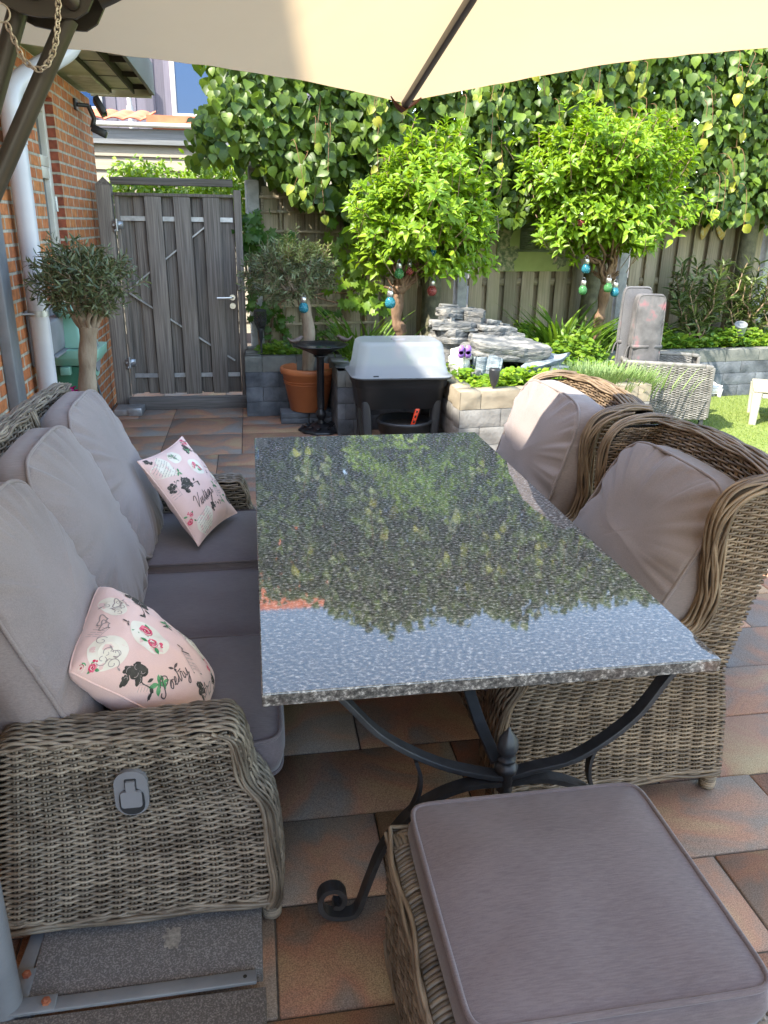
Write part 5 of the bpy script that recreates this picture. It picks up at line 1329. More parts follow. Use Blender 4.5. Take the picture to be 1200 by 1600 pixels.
# hydrangea standards
def hydrangea(bx_, by_, zb, fork, c, r, nros, label, seed, h0=.45):
    t = thing('hydrangea_tree', (bx_, by_, h0), label, 'tree', 'standard hydrangea trees')
    mb = MB()
    P = smooth_path([(bx_, by_, h0-.05), (bx_+.03, by_, (h0+fork[2])/2 - .05), (fork[0]-.02, fork[1], (h0+fork[2])/2+.08), fork], 26)
    rr = np.linspace(.052, .046, 26)*(1 + .16*np.sin(np.linspace(0, 17, 26)) + rng.normal(0, .04, 26)); tube(mb, P, rr, 12)
    lathe(mb, [(0, -.05), (.05, -.04), (.065, .0), (.05, .05), (0, .06)], fork, 12)
    # stubs and main limbs
    lim = []
    for k in range(15):
        a = k*2.4; e = A(c[0]+math.cos(a)*r[0]*rng.uniform(.25, .62), c[1]+math.sin(a)*r[1]*rng.uniform(.25, .6), c[2]-r[2]*rng.uniform(-.1, .55))
        p = branch(mb, A(*fork)+A(math.cos(a)*.02, math.sin(a)*.02, rng.uniform(-.05, .05)), e, .017, .006, .05, 8); lim.append(p)
    for k in range(10):
        a = rng.uniform(0, 6.28); e = A(*fork)+A(math.cos(a)*rng.uniform(.07, .16), math.sin(a)*.1, rng.uniform(.0, .13)); branch(mb, A(*fork)+A(0,0,-.03), e, .014, .010, .03, 5)
    mb.build('trunk', M['bark_brown'], t)
    crown = MB(); tw = crown
    P, d = ellip(nros, c, r, .55, .62, seed); ax = nrm(d*.55 + A(0, -.12, .75) + rng.normal(0, .22, P.shape))
    lowcut = P[:, 2] > c[2] - r[2]*.86 + .1*np.array([noise.noise((x*3, y*3, seed)) for x, y, _ in P]); P, d, ax = P[lowcut], d[lowcut], ax[lowcut]
    sh = rng.random(len(P)) < .10; P[sh] = P[sh] + ax[sh]*rng.uniform(.06, .16, (int(sh.sum()), 1))      # long shoots
    for p, a in zip(P[::2], ax[::2]):
        q = p - a*rng.uniform(.12, .28); tube(tw, [q, (p+q)/2 + rng.normal(0, .008, 3), p], .0035, 5, 1, cap=False)
    e1 = nrm(np.cross(ax, rdir(len(ax)))); e2 = np.cross(ax, e1)
    for tier, (el, ln, dz) in enumerate(((78, .098, -.075), (66, .094, -.045), (50, .078, -.02), (34, .056, .0), (18, .036, .012))):
        for k in range(2):
            ph = tier*PI/2 + k*PI + rng.normal(0, .25, len(P)); el_ = np.radians(el + rng.normal(0, 10, len(P)))
            lat = np.cos(ph)[:, None]*e1 + np.sin(ph)[:, None]*e2; D = np.sin(el_)[:, None]*lat + np.cos(el_)[:, None]*ax
            Nn = np.cos(el_)[:, None]*lat*-1 + np.sin(el_)[:, None]*ax
            leaves(crown, 'hyd', P + ax*dz + lat*.006, D, Nn, ln*rng.uniform(.75, 1.15, len(P)), 0)
    n = nros*3; P, d = ellip(n, c, A(*r)*.84, .35, .62, seed); k_ = P[:, 2] > c[2]-r[2]*.8; P = P[k_]; d = d[k_]
    leaves(crown, 'hyd', P, nrm(d + A(0,0,-.25) + rng.normal(0, .6, P.shape)), nrm(A(0,-.2,1) + rng.normal(0, .5, P.shape)), rng.uniform(.06, .115, len(P)), 0)
    crown.build('crown', [M['l_hyd'], M['twig']], t)
    return t
hydrangea(1.26, 6.9, .45, (1.265, 6.9, 1.12), (1.47, 6.9, 1.735), (.58, .52, .58), 640, 'hydrangea standard with bright green round crown, the left one above the grow box', 11)
hydrangea(3.31, 7.4, .45, (3.37, 7.38, 1.18), (3.24, 7.4, 1.99), (.83, .62, .68), 930, 'hydrangea standard with twisted trunk and broad bright crown, the right one', 17)

# olive standards
def olive(base, h0, top, c, r, n, label, seed, rad, new=False, bend=.0):
    t = thing('olive_tree', base, label, 'tree', 'olive standards'); mb = MB()
    b = A(*base); P = smooth_path([b+A(0,0,h0), (b*A(1,1,0)+A(*top)*A(0,0,1)*.5 + A(bend,0,h0*.5+b[2]*.5)), A(*top)], 24)
    rr = np.linspace(rad, rad*.86, 24)*(1+.07*np.sin(np.linspace(0, 21, 24)+seed)); rr[-3:] *= A(1.05, 1.15, 1.2); tube(mb, P, rr, 14)
    ends = []
    for k in range(11):
        a = k*2.4+seed; e = A(c[0]+math.cos(a)*r[0]*rng.uniform(.4, .9), c[1]+math.sin(a)*r[1]*.7, c[2]+r[2]*rng.uniform(-.5, .8))
        branch(mb, A(*top)+A(math.cos(a)*rad*.4, math.sin(a)*rad*.4, -.03), e, rad*.33, .004, .06, 7); ends.append(e)
    mb.build('trunk', M['bark_pale'], t)
    crown = MB(); tw = crown; P, d = ellip(n, c, r, .15, .3, seed)
    ax = nrm(d*.8 + A(0,0,.5) + rng.normal(0, .5, P.shape))
    for p, a in zip(P, ax):
        l = rng.uniform(.05, .13); k = 12; s = np.linspace(0, 1, k//2).repeat(2); q = p + np.outer(s*l, a)
        tube(tw, [p, p + a*l], .0016, 4, 2, cap=False)
        e1 = nrm(np.cross(a, rng.normal(size=3))); e2 = np.cross(a, e1); ph = np.arange(k)*PI + (np.arange(k)//2)*1.57 + rng.normal(0, .3, k)
        lat = np.cos(ph)[:, None]*e1 + np.sin(ph)[:, None]*e2; D = nrm(lat*.75 + a*.7 + rng.normal(0, .15, (k, 3)))
        isnew = new and p[2] > c[2]+r[2]*.35 and p[0] > c[0]-.1
        leaves(crown, 'olive', q, D, nrm(a + rng.normal(0, .4, (k, 3))), rng.uniform(.028, .048, k)*(1 if rad > .055 else 1.2), 1 if isnew else 0)
    if new:
        for q, hgt in (((.36, 6.84, 1.36), .26), ((.44, 6.85, 1.30), .22), ((.62, 6.82, 1.26), .22), ((.30, 6.86, 1.4), .18), ((.66, 6.85, 1.17), .16)):
            p = A(*q); l = hgt; s = np.linspace(0, 1, 12).repeat(2); Q = p + np.outer(s*l, nrm(A(.12,0,1))); ph = np.arange(24)*PI + (np.arange(24)//2)*1.57
            D = nrm(np.c_[np.cos(ph), np.sin(ph), np.full(24, .8)]); tube(tw, [p, p+nrm(A(.12,0,1))*l], .002, 4, 2, cap=False)
            leaves(crown, 'olive', Q, D, nrm(np.c_[np.zeros(24), np.full(24, -.5), np.ones(24)]+rng.normal(0, .3, (24, 3))), .042, 1)
    crown.build('crown', [M['l_olive'], M['l_olive_new'], M['twig']], t)
olive((-.94, 4.62, .42), 0, (-.885, 4.6, 1.09), (-.89, 4.6, 1.315), (.20, .18, .14), 270, 'olive standard with dense dark crown beside the downpipe, behind the sofa', 4, .052, bend=.01)
olive((.46, 6.85, .40), 0, (.425, 6.85, 1.10), (.34, 6.85, 1.24), (.36, .28, .22), 360, 'olive standard with loose silvery crown in the terracotta pot', 9, .055, True, bend=.02)
# far planter of the left olive (behind the sofa)
mb = MB(); lathe(mb, [(0, 0), (.15, 0), (.19, .38), (.205, .40), (.205, .44), (.175, .44), (.17, .40), (0, .40)], (-.94, 4.62, 0), 28); tag(mb.build('plant_pot', M['grey_box']), 'grey plant pot of the left olive, hidden behind the sofa', 'plant pot')
pet = thing('petunia', (-1.03, 4.62, .42), 'magenta petunia flowers between the downpipe and the olive trunk', 'flower'); mb = MB()
P, d = ellip(60, (-1.03, 4.6, .70), (.075, .07, .05), .3, .2, 2); 
for k in range(5): leaves(mb, 'cover', P, nrm(np.cross(d, rdir(60)) + d*.2), nrm(d + rng.normal(0, .2, (60, 3))), .034)
mb.build('blossoms', M['magenta'], pet); mb = MB()
for k in range(9): branch(mb, (-1.0, 4.62, .42), (-1.03+rng.normal(0, .04), 4.6+rng.normal(0, .04), .68), .004, .003, .05, 5)
P, d = ellip(90, (-1.03, 4.6, .60), (.10, .09, .09), .1, .2, 3); leaves(mb, 'cover', P, nrm(d+A(0,0,.4)), nrm(d+A(0,0,1)), .045, 1)
mb.build('stems', [M['l_vine'], M['l_vine']], pet)

# vines
def vine(nm, label, pts, n, spread, size, m, stems):
    t = thing(nm, pts[0], label, 'climber', 'grape vines'); mb = MB(); C = smooth_path(pts, 60)
    idx = rng.integers(0, 60, n); P = C[idx] + rng.normal(0, 1, (n, 3))*A(*spread)
    leaves(mb, 'vine', P, nrm(A(0,-.25,-.8) + rng.normal(0, .5, (n, 3))), nrm(A(-.2,-.9,.5) + rng.normal(0, .35, (n, 3))), rng.uniform(*size, n)); mb.build('foliage', m, t)
    mb = MB()
    for s in stems: tube(mb, smooth_path(s, 24), np.linspace(.011, .006, 24), 7)
    mb.build('stem', M['bark_brown'], t)
vine('grape_vine', 'sunlit bright grape vine leaves on the fence left of the hydrangea trunk', [(.86, 7.7, 1.56), (.98, 7.66, 1.25), (1.12, 7.62, 1.06), (1.0, 7.62, .98)], 95, (.11, .05, .09), (.10, .17), M['l_bright'],
     [[(.15, 7.78, .52), (.25, 7.78, .90), (.55, 7.78, .98), (.85, 7.75, .93), (1.0, 7.75, 1.1)], [(.55, 7.78, .98), (.75, 7.77, 1.02), (.98, 7.72, 1.04), (1.1, 7.7, 1.3)]])
vine('grape_vine', 'dark lobed grape vine leaves at the top of the right gate post', [(.0, 7.62, 1.72), (.05, 7.62, 1.6), (.22, 7.62, 1.52), (.12, 7.62, 1.44), (.0, 7.6, 1.5)], 85, (.09, .04, .07), (.10, .17), M['l_vine'],
     [[(.07, 7.74, .5), (.04, 7.70, .9), (-.03, 7.66, 1.2), (.03, 7.66, 1.6)]])
vine('grape_vine', 'few pale vine leaves hanging in front of the concrete post above the black torch', [(-.0, 7.55, 1.16), (.03, 7.5, 1.02), (.09, 7.45, .93)], 11, (.035, .03, .04), (.10, .15), M['l_vine'], [[(-.05, 7.66, 1.35), (-.01, 7.56, 1.15), (.06, 7.5, .95)]])
vine('grape_vine', 'shaded vine leaves low on the trellis behind the black torch', [(.18, 7.72, .92), (.2, 7.72, .75), (.62, 7.75, .62), (.75, 7.76, .9)], 60, (.08, .03, .08), (.07, .12), M['l_vine'], [[(.3, 7.78, .5), (.28, 7.78, .9), (.32, 7.78, 1.3)]])
# bushes beyond the gate
def bush(nm, label, c, r, n, m, size, kind='hyd', grp='bushes beyond the gate'):
    t = thing(nm, (c[0], c[1], 0), label, 'bush', grp); mb = MB(); P, d = ellip(n, c, r, .35, .3, c[0]*3)
    leaves(mb, kind, P, nrm(d*.4 + A(0,0,-.5) + rng.normal(0, .6, P.shape)), nrm(d*.6 + A(-.2,-.3,.7) + rng.normal(0, .4, P.shape)), rng.uniform(*size, len(P))); mb.build('foliage', m, t)
    mb = MB()
    for k in range(5): branch(mb, (c[0]+rng.normal(0, .1), c[1], 0), A(*c)+rng.normal(0, .3, 3)*A(*r), .02, .008, .04)
    mb.build('stems', M['twig'], t)
bush('climbing_bush', 'yellow green leafy bush above the left half of the gate', (-1.0, 8.75, 1.80), (.40, .42, .44), 2200, M['l_hyd'], (.05, .09))
bush('climbing_bush', 'yellow green leafy bush above the right half of the gate below the linden', (-.25, 8.85, 1.92), (.46, .4, .46), 2200, M['l_hyd'], (.05, .09))
bush('climbing_bush', 'low leafy bush right behind the gap over the gate boards', (-.62, 8.35, 1.62), (.62, .25, .36), 1800, M['l_hyd'], (.05, .09))

# ------------------------------------------------------------------ planting in the beds
def cover(nm, reg, n, z, h, m, size, kind='cover'):
    """low planting over a polygon strip: reg = (x0,x1,y0(x),y1(x))"""
    x0, x1, f0, f1 = reg; mb = MB(); x = rng.uniform(x0, x1, n); t = rng.uniform(0, 1, n)
    y = f0(x) + (f1(x)-f0(x))*t
    hh = np.array([max(.15, .62 + .7*noise.noise((a*3.1, b*3.1, 4)) + .3*noise.noise((a*9, b*9, 1))) for a, b in zip(x, y)])
    zz = z + h*hh*rng.uniform(.25, 1, n)
    P = np.c_[x, y, zz]; ph = rng.uniform(0, 2*PI, n)
    D = nrm(np.c_[np.cos(ph), np.sin(ph)-.2, rng.uniform(-.1, .8, n)]); leaves(mb, kind, P, D, nrm(A(-.1,-.3,1)+rng.normal(0, .35, (n, 3))), rng.uniform(*size, n))
    return tag(mb.build(nm, m), kind='stuff')
K = lambda v: (lambda x: np.full_like(x, v))
cover('ground_cover', (.05, .66, K(7.15), K(7.72)), 1500, .44, .16, M['l_cover'], (.03, .055))
cover('ground_cover', (.80, 1.4, K(6.56), K(7.9)), 1200, .44, .14, M['l_cover'], (.03, .06))
cover('ground_cover', (1.58, 2.42, lambda x: 5.52+.11*(x-1.44), lambda x: np.full_like(x, 5.98)), 2300, .44, .21, M['l_hyd'], (.03, .06))
cover('ground_cover', (1.52, 1.80, K(5.55), K(6.6)), 700, .44, .22, M['l_hyd'], (.03, .06))
cover('ground_cover', (2.2, 3.1, lambda x: np.full_like(x, 6.25), lambda x: 8.0+0*x), 4200, .44, .30, M['l_cover'], (.04, .075))
cover('ground_cover', (3.1, 6.2, lambda x: 7.50+.10*(x-3.05), lambda x: 8.2+.13*(x-3)), 6500, .42, .26, M['l_cover'], (.035, .08))
def tuft(nm, label, cat, c, rx, ry, n, L, m, kind, spread, group=None):
    mb = MB(); P = A(*c) + rng.normal(0, .5, (n, 3))*A(rx, ry, 0); a = np.arctan2(P[:, 1]-c[1]+rng.normal(0, .1, n), P[:, 0]-c[0]+rng.normal(0, .1, n))
    lean = spread*rng.uniform(.2, 1, n); D = nrm(np.c_[np.cos(a)*lean, np.sin(a)*lean, np.ones(n)])
    leaves(mb, kind, P, D, nrm(np.c_[-np.cos(a), -np.sin(a), lean]), L*rng.uniform(.6, 1.15, n)); return tag(mb.build(nm, m), label, cat, group)
tuft('lavender', 'soft grey green lavender mound spilling over the sunlit bed edge', 'plant', (2.66, 5.86, .42), .42, .28, 2600, .20, M['l_lav'], 'lav', .75)
tuft('lavender', 'soft green feathery plant between lavender and fountain rocks', 'plant', (2.42, 6.15, .42), .14, .14, 500, .17, M['l_lav'], 'lav', .7)
tuft('daylily', 'clump of long green daylily blades left of the right hydrangea trunk', 'plant', (2.95, 7.25, .44), .34, .2, 110, .55, M['l_lily'], 'blade', .45, 'daylily clumps')
tuft('daylily', 'clump of bright daylily blades behind the grow box lid', 'plant', (.99, 7.1, .44), .24, .16, 60, .50, M['l_lily'], 'blade', .4, 'daylily clumps')
def oleander(c, h, label, n):
    t = thing('oleander', c, label, 'shrub', 'oleander shrubs'); mb = MB(); st = MB()
    for k in range(n):
        a = k*2.4; e = A(*c) + A(math.cos(a)*rng.uniform(.1, .5), math.sin(a)*rng.uniform(.05, .25), h*rng.uniform(.55, 1)); P = branch(st, A(*c)+A(math.cos(a)*.05, math.sin(a)*.05, 0), e, .011, .005, .04, 8)
        for q in range(4, len(P)):
            d = nrm(P[q]-P[q-1])
            for j in range(5):
                ph = j*2.09 + q*1.05; e1 = nrm(np.cross(d, A(.3,.9,.1))); e2 = np.cross(d, e1); D = nrm(d*.75 + (math.cos(ph)*e1 + math.sin(ph)*e2)*.9)
                leaves(mb, 'olean', P[q][None] + rng.normal(0, .012, (1, 3)), D[None], nrm(d + rng.normal(0, .3, 3))[None], rng.uniform(.09, .16))
    mb.build('foliage', M['l_olean'], t); st.build('stems', M['twig'], t)
oleander((4.75, 8.0, .42), .92, 'dark green oleander shrub under the butterfly ornament', 15)
oleander((5.45, 8.15, .42), .95, 'oleander shrub at the right edge, paler with sun on its tips', 15)
# ------------------------------------------------------------------ pot, step, bird bath
mb = MB()
for i, (x0, x1) in enumerate(((.215, .455), (.46, .655))):
    for k in range(2):
        box(mb, ((x0+x1)/2, 6.80, .0255+k*.0505), (x1-x0, .20, .049))
tag(mb.build('block_plinth', M['stone_d'], bevel=.006), 'four grey paving blocks stacked flat under the terracotta pot', 'plinth')
pot = thing('plant_pot', (.465, 6.82, .101), 'large terracotta coloured pot holding the right olive standard', 'plant pot')
mb = MB(); c = (.465, 6.83, .101)
lathe(mb, [(0, 0), (.155, 0), (.160, .006), (.222, .315), (.236, .322), (.243, .338), (.243, .362), (.236, .374), (.222, .376), (.212, .366), (.208, .30), (0, .30)], c, 56)
for z in (.24, .262): tube(mb, np.c_[c[0]+np.cos(np.linspace(0, 2*PI, 49)[:-1])*(.161+.0619*z/.31+.0445*z*0), c[1]+np.sin(np.linspace(0, 2*PI, 49)[:-1])*(.161+.0619*z/.31), np.full(48, c[2]+z)], .003, 6, closed=True)
mb.build('body', M['terracotta'], pot)
mb = MB(); lathe(mb, [(.21, .302), (.12, .312), (0, .316)], c, 30); mb.build('earth', M['soil'], pot)

M['bronze'] = mat('bronze_bird', (.05,.032,.024), (.10,.065,.05), scale=40, rough=.45)
bb = thing('bird_bath', (.54, 6.46, 0), 'black cast iron bird bath with scalloped bowl in front of the terracotta pot', 'bird bath'); c = (.54, 6.46, 0)
mb = MB(); lathe(mb, [(0, 0), (.185, 0), (.188, .010), (.178, .020), (.150, .030), (.110, .042), (.065, .052), (.045, .062), (0, .064)], c, 60, flute=.035, nf=10)
for k in range(10):
    a = k*2*PI/10; q = np.linspace(0, 5.5, 22); R = .03*(1-q/7)
    tube(mb, np.c_[c[0]+math.cos(a)*.118+R*np.cos(q+a), c[1]+math.sin(a)*.118+R*np.sin(q+a), .042+.004*np.sin(q)], .0055, 6)
mb.build('base', M['black_iron'], bb)
mb = MB(); lathe(mb, [(.03, .055), (.045, .07), (.024, .085), (.030, .10), (.045, .13), (.046, .15), (.030, .175), (.024, .19), (.032, .2), (.0285, .205)], c, 28); lathe(mb, [(.0285, .205), (.0285, .60), (.036, .612), (.06, .622), (.05, .63)], c, 40, flute=.06, nf=10); mb.build('column', M['black_iron'], bb)
mb = MB(); pr_ = [(0, .628), (.05, .632), (.11, .662), (.17, .690), (.218, .708), (.228, .716), (.218, .718), (.17, .702), (.11, .682), (.05, .668), (0, .664)]
lathe(mb, pr_, c, 80, flute=.045, nf=9); mb.build('bowl', M['black_iron'], bb)
mb = MB(); lathe(mb, [(.15, .694), (0, .694)], c, 30); mb.build('water', M['water'], bb)
def small_bird(x, y, z, ang, s=1):
    mb = MB(); d = A(math.cos(ang), math.sin(ang), 0); o = A(x, y, z)
    P = [o - d*.075*s + A(0,0,.045*s), o - d*.045*s + A(0,0,.02*s), o - d*.02*s + A(0,0,.016*s), o + A(0,0,.02*s), o + d*.025*s + A(0,0,.03*s), o + d*.04*s + A(0,0,.043*s), o + d*.052*s + A(0,0,.046*s), o + d*.068*s + A(0,0,.044*s)]
    tube(mb, smooth_path(P, 24), np.interp(np.linspace(0, 1, 24), [0,.15,.3,.45,.6,.72,.82,.9,1], [.006,.010,.018,.024,.020,.016,.016,.008,.002])*s, 10)
    for q in (-.008, .008): tube(mb, [o + A(-d[1], d[0], 0)*q, o + A(-d[1], d[0], 0)*q - A(0,0,.012)], .002, 5)
    return mb
small_bird(.345, 6.40, .735, .3, 1.0).build('bird_figure', M['bronze'], bb); small_bird(.735, 6.46, .735, 3.4, 1.0).build('bird_figure', M['bronze'], bb)

def torch(x, y, z0, h, label, head=.16, lens=False):
    t = thing('garden_torch', (x, y, z0), label, 'torch', 'black garden torches'); mb = MB(); c = (x, y, z0)
    tube(mb, [(x, y, z0), (x, y, z0+h-head-.1)], .010, 10); lathe(mb, [(.010, h-head-.11), (.018, h-head-.08), (.020, h-head-.02), (.034, h-head), (.02, h-head+.01)], c, 20); mb.build('stake', M['black_plastic'], t)
    mb = MB()
    for k in range(18):
        for s in (-1, 1):
            q = np.linspace(0, 1, 12); a = k*2*PI/18 + s*q*1.4; r = np.interp(q, [0, .35, .8, 1], [.030, .052, .054, .050]); tube(mb, np.c_[x+np.cos(a)*r, y+np.sin(a)*r, z0+h-head+q*head], .0026, 4, cap=False)
    for z, r in ((h-head+.004, .031), (h-.004, .051), (h-head*.5, .0545)):
        a = np.linspace(0, 2*PI, 25)[:-1]; tube(mb, np.c_[x+np.cos(a)*r, y+np.sin(a)*r, np.full(24, z0+z)], .004, 6, closed=True)
    lathe(mb, [(.052, h-.006), (.054, h+.004), (.03, h+.012), (0, h+.013)], c, 20); mb.build('lattice_head', M['black_plastic'], t)
    mb = MB(); lathe(mb, [(0, h-head+.01), (.018, h-head+.02), (.022, h-.05), (0, h-.03)], c, 12); mb.build('lamp', M['amber'] if lens else M['wicker_in'], t)
    return t
torch(.075, 7.2, .42, .49, 'black lattice garden torch in the dark raised bed beside the concrete post')
torch(3.92, 7.95, .42, .56, 'black garden torch with amber lamp behind the rolled chair cushions', .20, True)

# ------------------------------------------------------------------ grow box
gb = thing('grow_box', (1.08, 5.9, 0), 'black plastic grow box on legs with clear domed lid between the raised beds', 'planter'); cx, cy_ = 1.082, 5.90
mb = MB()
loft(mb, [(cx,cy_,.335,.30,.19,.07), (cx,cy_,.34,.315,.205,.08), (cx,cy_,.50,.337,.228,.08), (cx,cy_,.505,.347,.238,.08), (cx,cy_,.565,.350,.242,.08), (cx,cy_,.567,.375,.268,.09), (cx,cy_,.583,.378,.27,.09), (cx,cy_,.583,.345,.236,.08), (cx,cy_,.50,.33,.22,.08)], 8, cap1=False)
mb.build('tub', M['black_plastic'], gb)
mb = MB(); loft(mb, [(cx,cy_,.52,.33,.22,.07), (cx,cy_,.521,.33,.22,.07)], 6); mb.build('earth', M['soil'], gb)
for sx in (-1, 1):
    for sy in (-1, 1):
        mb = MB(); loft(mb, [(cx+sx*.245,cy_+sy*.165,.0,.030,.030,.012), (cx+sx*.265,cy_+sy*.175,.30,.036,.036,.016), (cx+sx*.27,cy_+sy*.18,.40,.030,.030,.016)], 4); mb.build('leg', M['black_plastic'], gb)
mlid = bpy.data.materials.new('frosted_lid'); mlid.use_nodes = True; nt = mlid.node_tree; b = nt.nodes['Principled BSDF']
b.inputs['Base Color'].default_value = (.68, .72, .76, 1); b.inputs['Roughness'].default_value = .22
trl = N_(nt, 'ShaderNodeBsdfTranslucent'); trl.inputs[0].default_value = (.7, .74, .78, 1); tp = N_(nt, 'ShaderNodeBsdfTransparent'); m1 = N_(nt, 'ShaderNodeMixShader'); m2 = N_(nt, 'ShaderNodeMixShader'); m1.inputs[0].default_value = .45; m2.inputs[0].default_value = .52
nt.links.new(b.outputs[0], m1.inputs[1]); nt.links.new(trl.outputs[0], m1.inputs[2]); nt.links.new(m1.outputs[0], m2.inputs[1]); nt.links.new(tp.outputs[0], m2.inputs[2]); nt.links.new(m2.outputs[0], nt.nodes['Material Output'].inputs[0])
mb = MB(); loft(mb, [(cx,cy_,.585,.382,.275,.09), (cx,cy_,.592,.380,.273,.09), (cx,cy_,.594,.352,.246,.09), (cx,cy_,.645,.346,.24,.09), (cx,cy_,.648,.340,.234,.09), (cx,cy_,.80,.318,.212,.09), (cx,cy_,.822,.305,.20,.085), (cx,cy_,.832,.285,.18,.08), (cx,cy_,.828,.23,.13,.06)], 8, cap0=False)
mb.build('lid', mlid, gb)
mb = MB(); bx(mb, cx-.225, cx-.185, cy_-.262, cy_-.252, .590, .602); mb.build('lid_clip', M['black_plastic'], gb, bevel=.003)
mb = MB(); loft(mb, [(cx,cy_,.829,.06,.04,.03), (cx,cy_,.835,.055,.035,.03)], 6); mb.build('vent_cap', M['grey_box'], gb)
bk = thing('black_bucket', (1.11, 5.74, 0), 'round black plastic pot standing under the grow box', 'plant pot'); c = (1.115, 5.76, 0); mb = MB()
lathe(mb, [(0, .0), (.165, .0), (.185, .16), (.196, .165), (.20, .225), (.212, .23), (.216, .245), (.208, .255), (.195, .25), (.19, .20), (0, .19)], c, 40); mb.build('body', M['black_plastic'], bk)
mb = MB(); lathe(mb, [(.192, .205), (0, .212)], c, 24); mb.build('earth', M['soil'], bk)
mb = MB(); tube(mb, [(1.20, 5.565, .02), (1.20, 5.565, .17)], .016, 12); lathe(mb, [(.016, .17), (.021, .172), (.021, .178), (.012, .178), (.012, .12)], (1.20, 5.565, 0), 16); mb.build('overflow_pipe', M['black_plastic'], bk)
mb = MB(); R = np.array(Matrix.Rotation(.28, 3, 'Y')); box(mb, (1.19, 5.70, .285), (.034, .010, .155), 0, 0, R); ts = mb.build('plant_label', M['orange'], None, bevel=.007)
tag(ts, 'bright orange plastic stake stuck upright in the black pot under the grow box', 'stake')
mb = MB()
for k in range(3): box(mb, A(1.19, 5.6945, .285) + R @ A(.0, 0, -.045+k*.04), (.012, .002, .018), 0, 0, R)
mb.build('stake_slot', M['wicker_in'], ts)

# ------------------------------------------------------------------ slate fountain
def slab_rock(mb, c, rx, ry, h, rot=0, tilt=(0, 0), seed=0, layers=5, m=0, rough=.2):
    """split slate: a few chipped, angular layers, each broken off differently"""
    rr = random.Random(int(seed*97)+5); R = np.array(Matrix.Rotation(rot, 3, 'Z') @ Matrix.Rotation(tilt[0], 3, 'X') @ Matrix.Rotation(tilt[1], 3, 'Y'))
    k0 = rr.randint(7, 10); ang = np.sort(np.array([i*2*PI/k0 + rr.uniform(-.28, .28) for i in range(k0)])); base = np.array([rr.uniform(.86, 1.16) for _ in ang])
    L_ = max(2, layers-1); z = -h/2; hs = np.array([rr.uniform(.6, 1.6) for _ in range(L_)]); hs = hs/hs.sum()*h
    for li in range(L_):
        sc_ = np.array([1 + rr.uniform(-.13, .10) for _ in ang]); off = A(rr.uniform(-.05, .05)*rx, rr.uniform(-.05, .05)*ry)
        sq = (np.abs(np.cos(ang))**3 + np.abs(np.sin(ang))**3)**(-1/3.)
        poly = np.c_[np.cos(ang)*rx*sq*base*sc_, np.sin(ang)*ry*sq*base*sc_, np.zeros(k0)] + A(*off, 0)
        fine = resample(np.vstack([poly, poly[:1]]), np.linspace(0, 1, 41)[:-1]); n = len(fine); r_ = np.linalg.norm(fine[:, :2], axis=1)
        jag = np.array([1 + .07*noise.noise((q[0]*30+seed, q[1]*30, li*3)) + .04*noise.noise((q[0]*80, q[1]*80+seed, li)) for q in fine])
        rings = []
        for t in (0, .3, .7, 1):
            jj = jag*(1 + .035*np.array([noise.noise((q[0]*45, q[1]*45, t*9+li*4+seed)) for q in fine]))*(1 - (.03 if t in (0, 1) else 0))
            rings.append(np.c_[fine[:, :2]*jj[:, None], np.full(n, z + hs[li]*t*1.02) + .10*h*np.array([noise.noise((q[0]*9, q[1]*9, seed)) for q in fine])])
        cc = rings[-1].mean(0); mid = (rings[-1]*.55+cc*.45); mid[:, 2] += .14*h*np.array([noise.noise((q[0]*25, q[1]*25, seed+2)) for q in mid]); rings.append(mid)
        V = np.array(rings) @ R.T + A(*c); mb.add(V, ring_faces(1, len(V), n), m); i = np.arange(n); j = (i+1) % n
        mb.add(np.vstack([V[-1], V[-1].mean(0)[None]]), np.stack([i, j, np.full(n, n)], -1), m); mb.add(np.vstack([V[0], V[0].mean(0)[None]]), np.stack([j, i, np.full(n, n)], -1), m)
        z += hs[li]
fo = thing('slate_fountain', (1.95, 6.3, .44), 'tiered slate rock fountain in the sunlit raised bed', 'fountain')
mb = MB()   # upper stack
for i, (x, y, z, rx, ry, h, r, tl) in enumerate([
    (1.70,6.45,.56,.21,.20,.14,.2,(0,0)), (1.66,6.42,.69,.19,.18,.10,.9,(.05,-.04)), (1.66,6.42,.79,.205,.17,.085,.3,(-.03,.06)), (1.62,6.36,.875,.175,.13,.05,.1,(.04,.05)),
    (1.66,6.50,.965,.17,.10,.05,.5,(.05,.04)), (1.58,6.42,.93,.06,.10,.06,0,(0,.1)), (1.83,6.44,.93,.085,.10,.085,.6,(0,-.1)), (1.78,6.50,.975,.07,.05,.03,.3,(.1,0)), (1.62,6.53,1.005,.10,.06,.03,.3,(.06,.05)),
    (1.85,6.46,.85,.12,.12,.06,.2,(0,.05)), (1.99,6.40,.83,.16,.13,.06,.4,(.04,.10)), (2.08,6.42,.775,.17,.15,.07,.1,(0,.14)), (1.95,6.45,.885,.10,.09,.04,.7,(.0,.14)), (2.05,6.5,.855,.10,.08,.035,.7,(.0,.18))]):
    slab_rock(mb, (x, y, z), rx, ry, h*1.3, r, tl, i*1.7+1, 3)
mb.build('upper_rocks', M['slate'], fo, smooth=False)
mb = MB(); slab_rock(mb, (1.98, 6.18, .725), .325, .235, .12, .05, (.14, .10), 33, 3, rough=.12); mb.build('spill_slab', M['slate'], fo, smooth=False)
mb = MB()
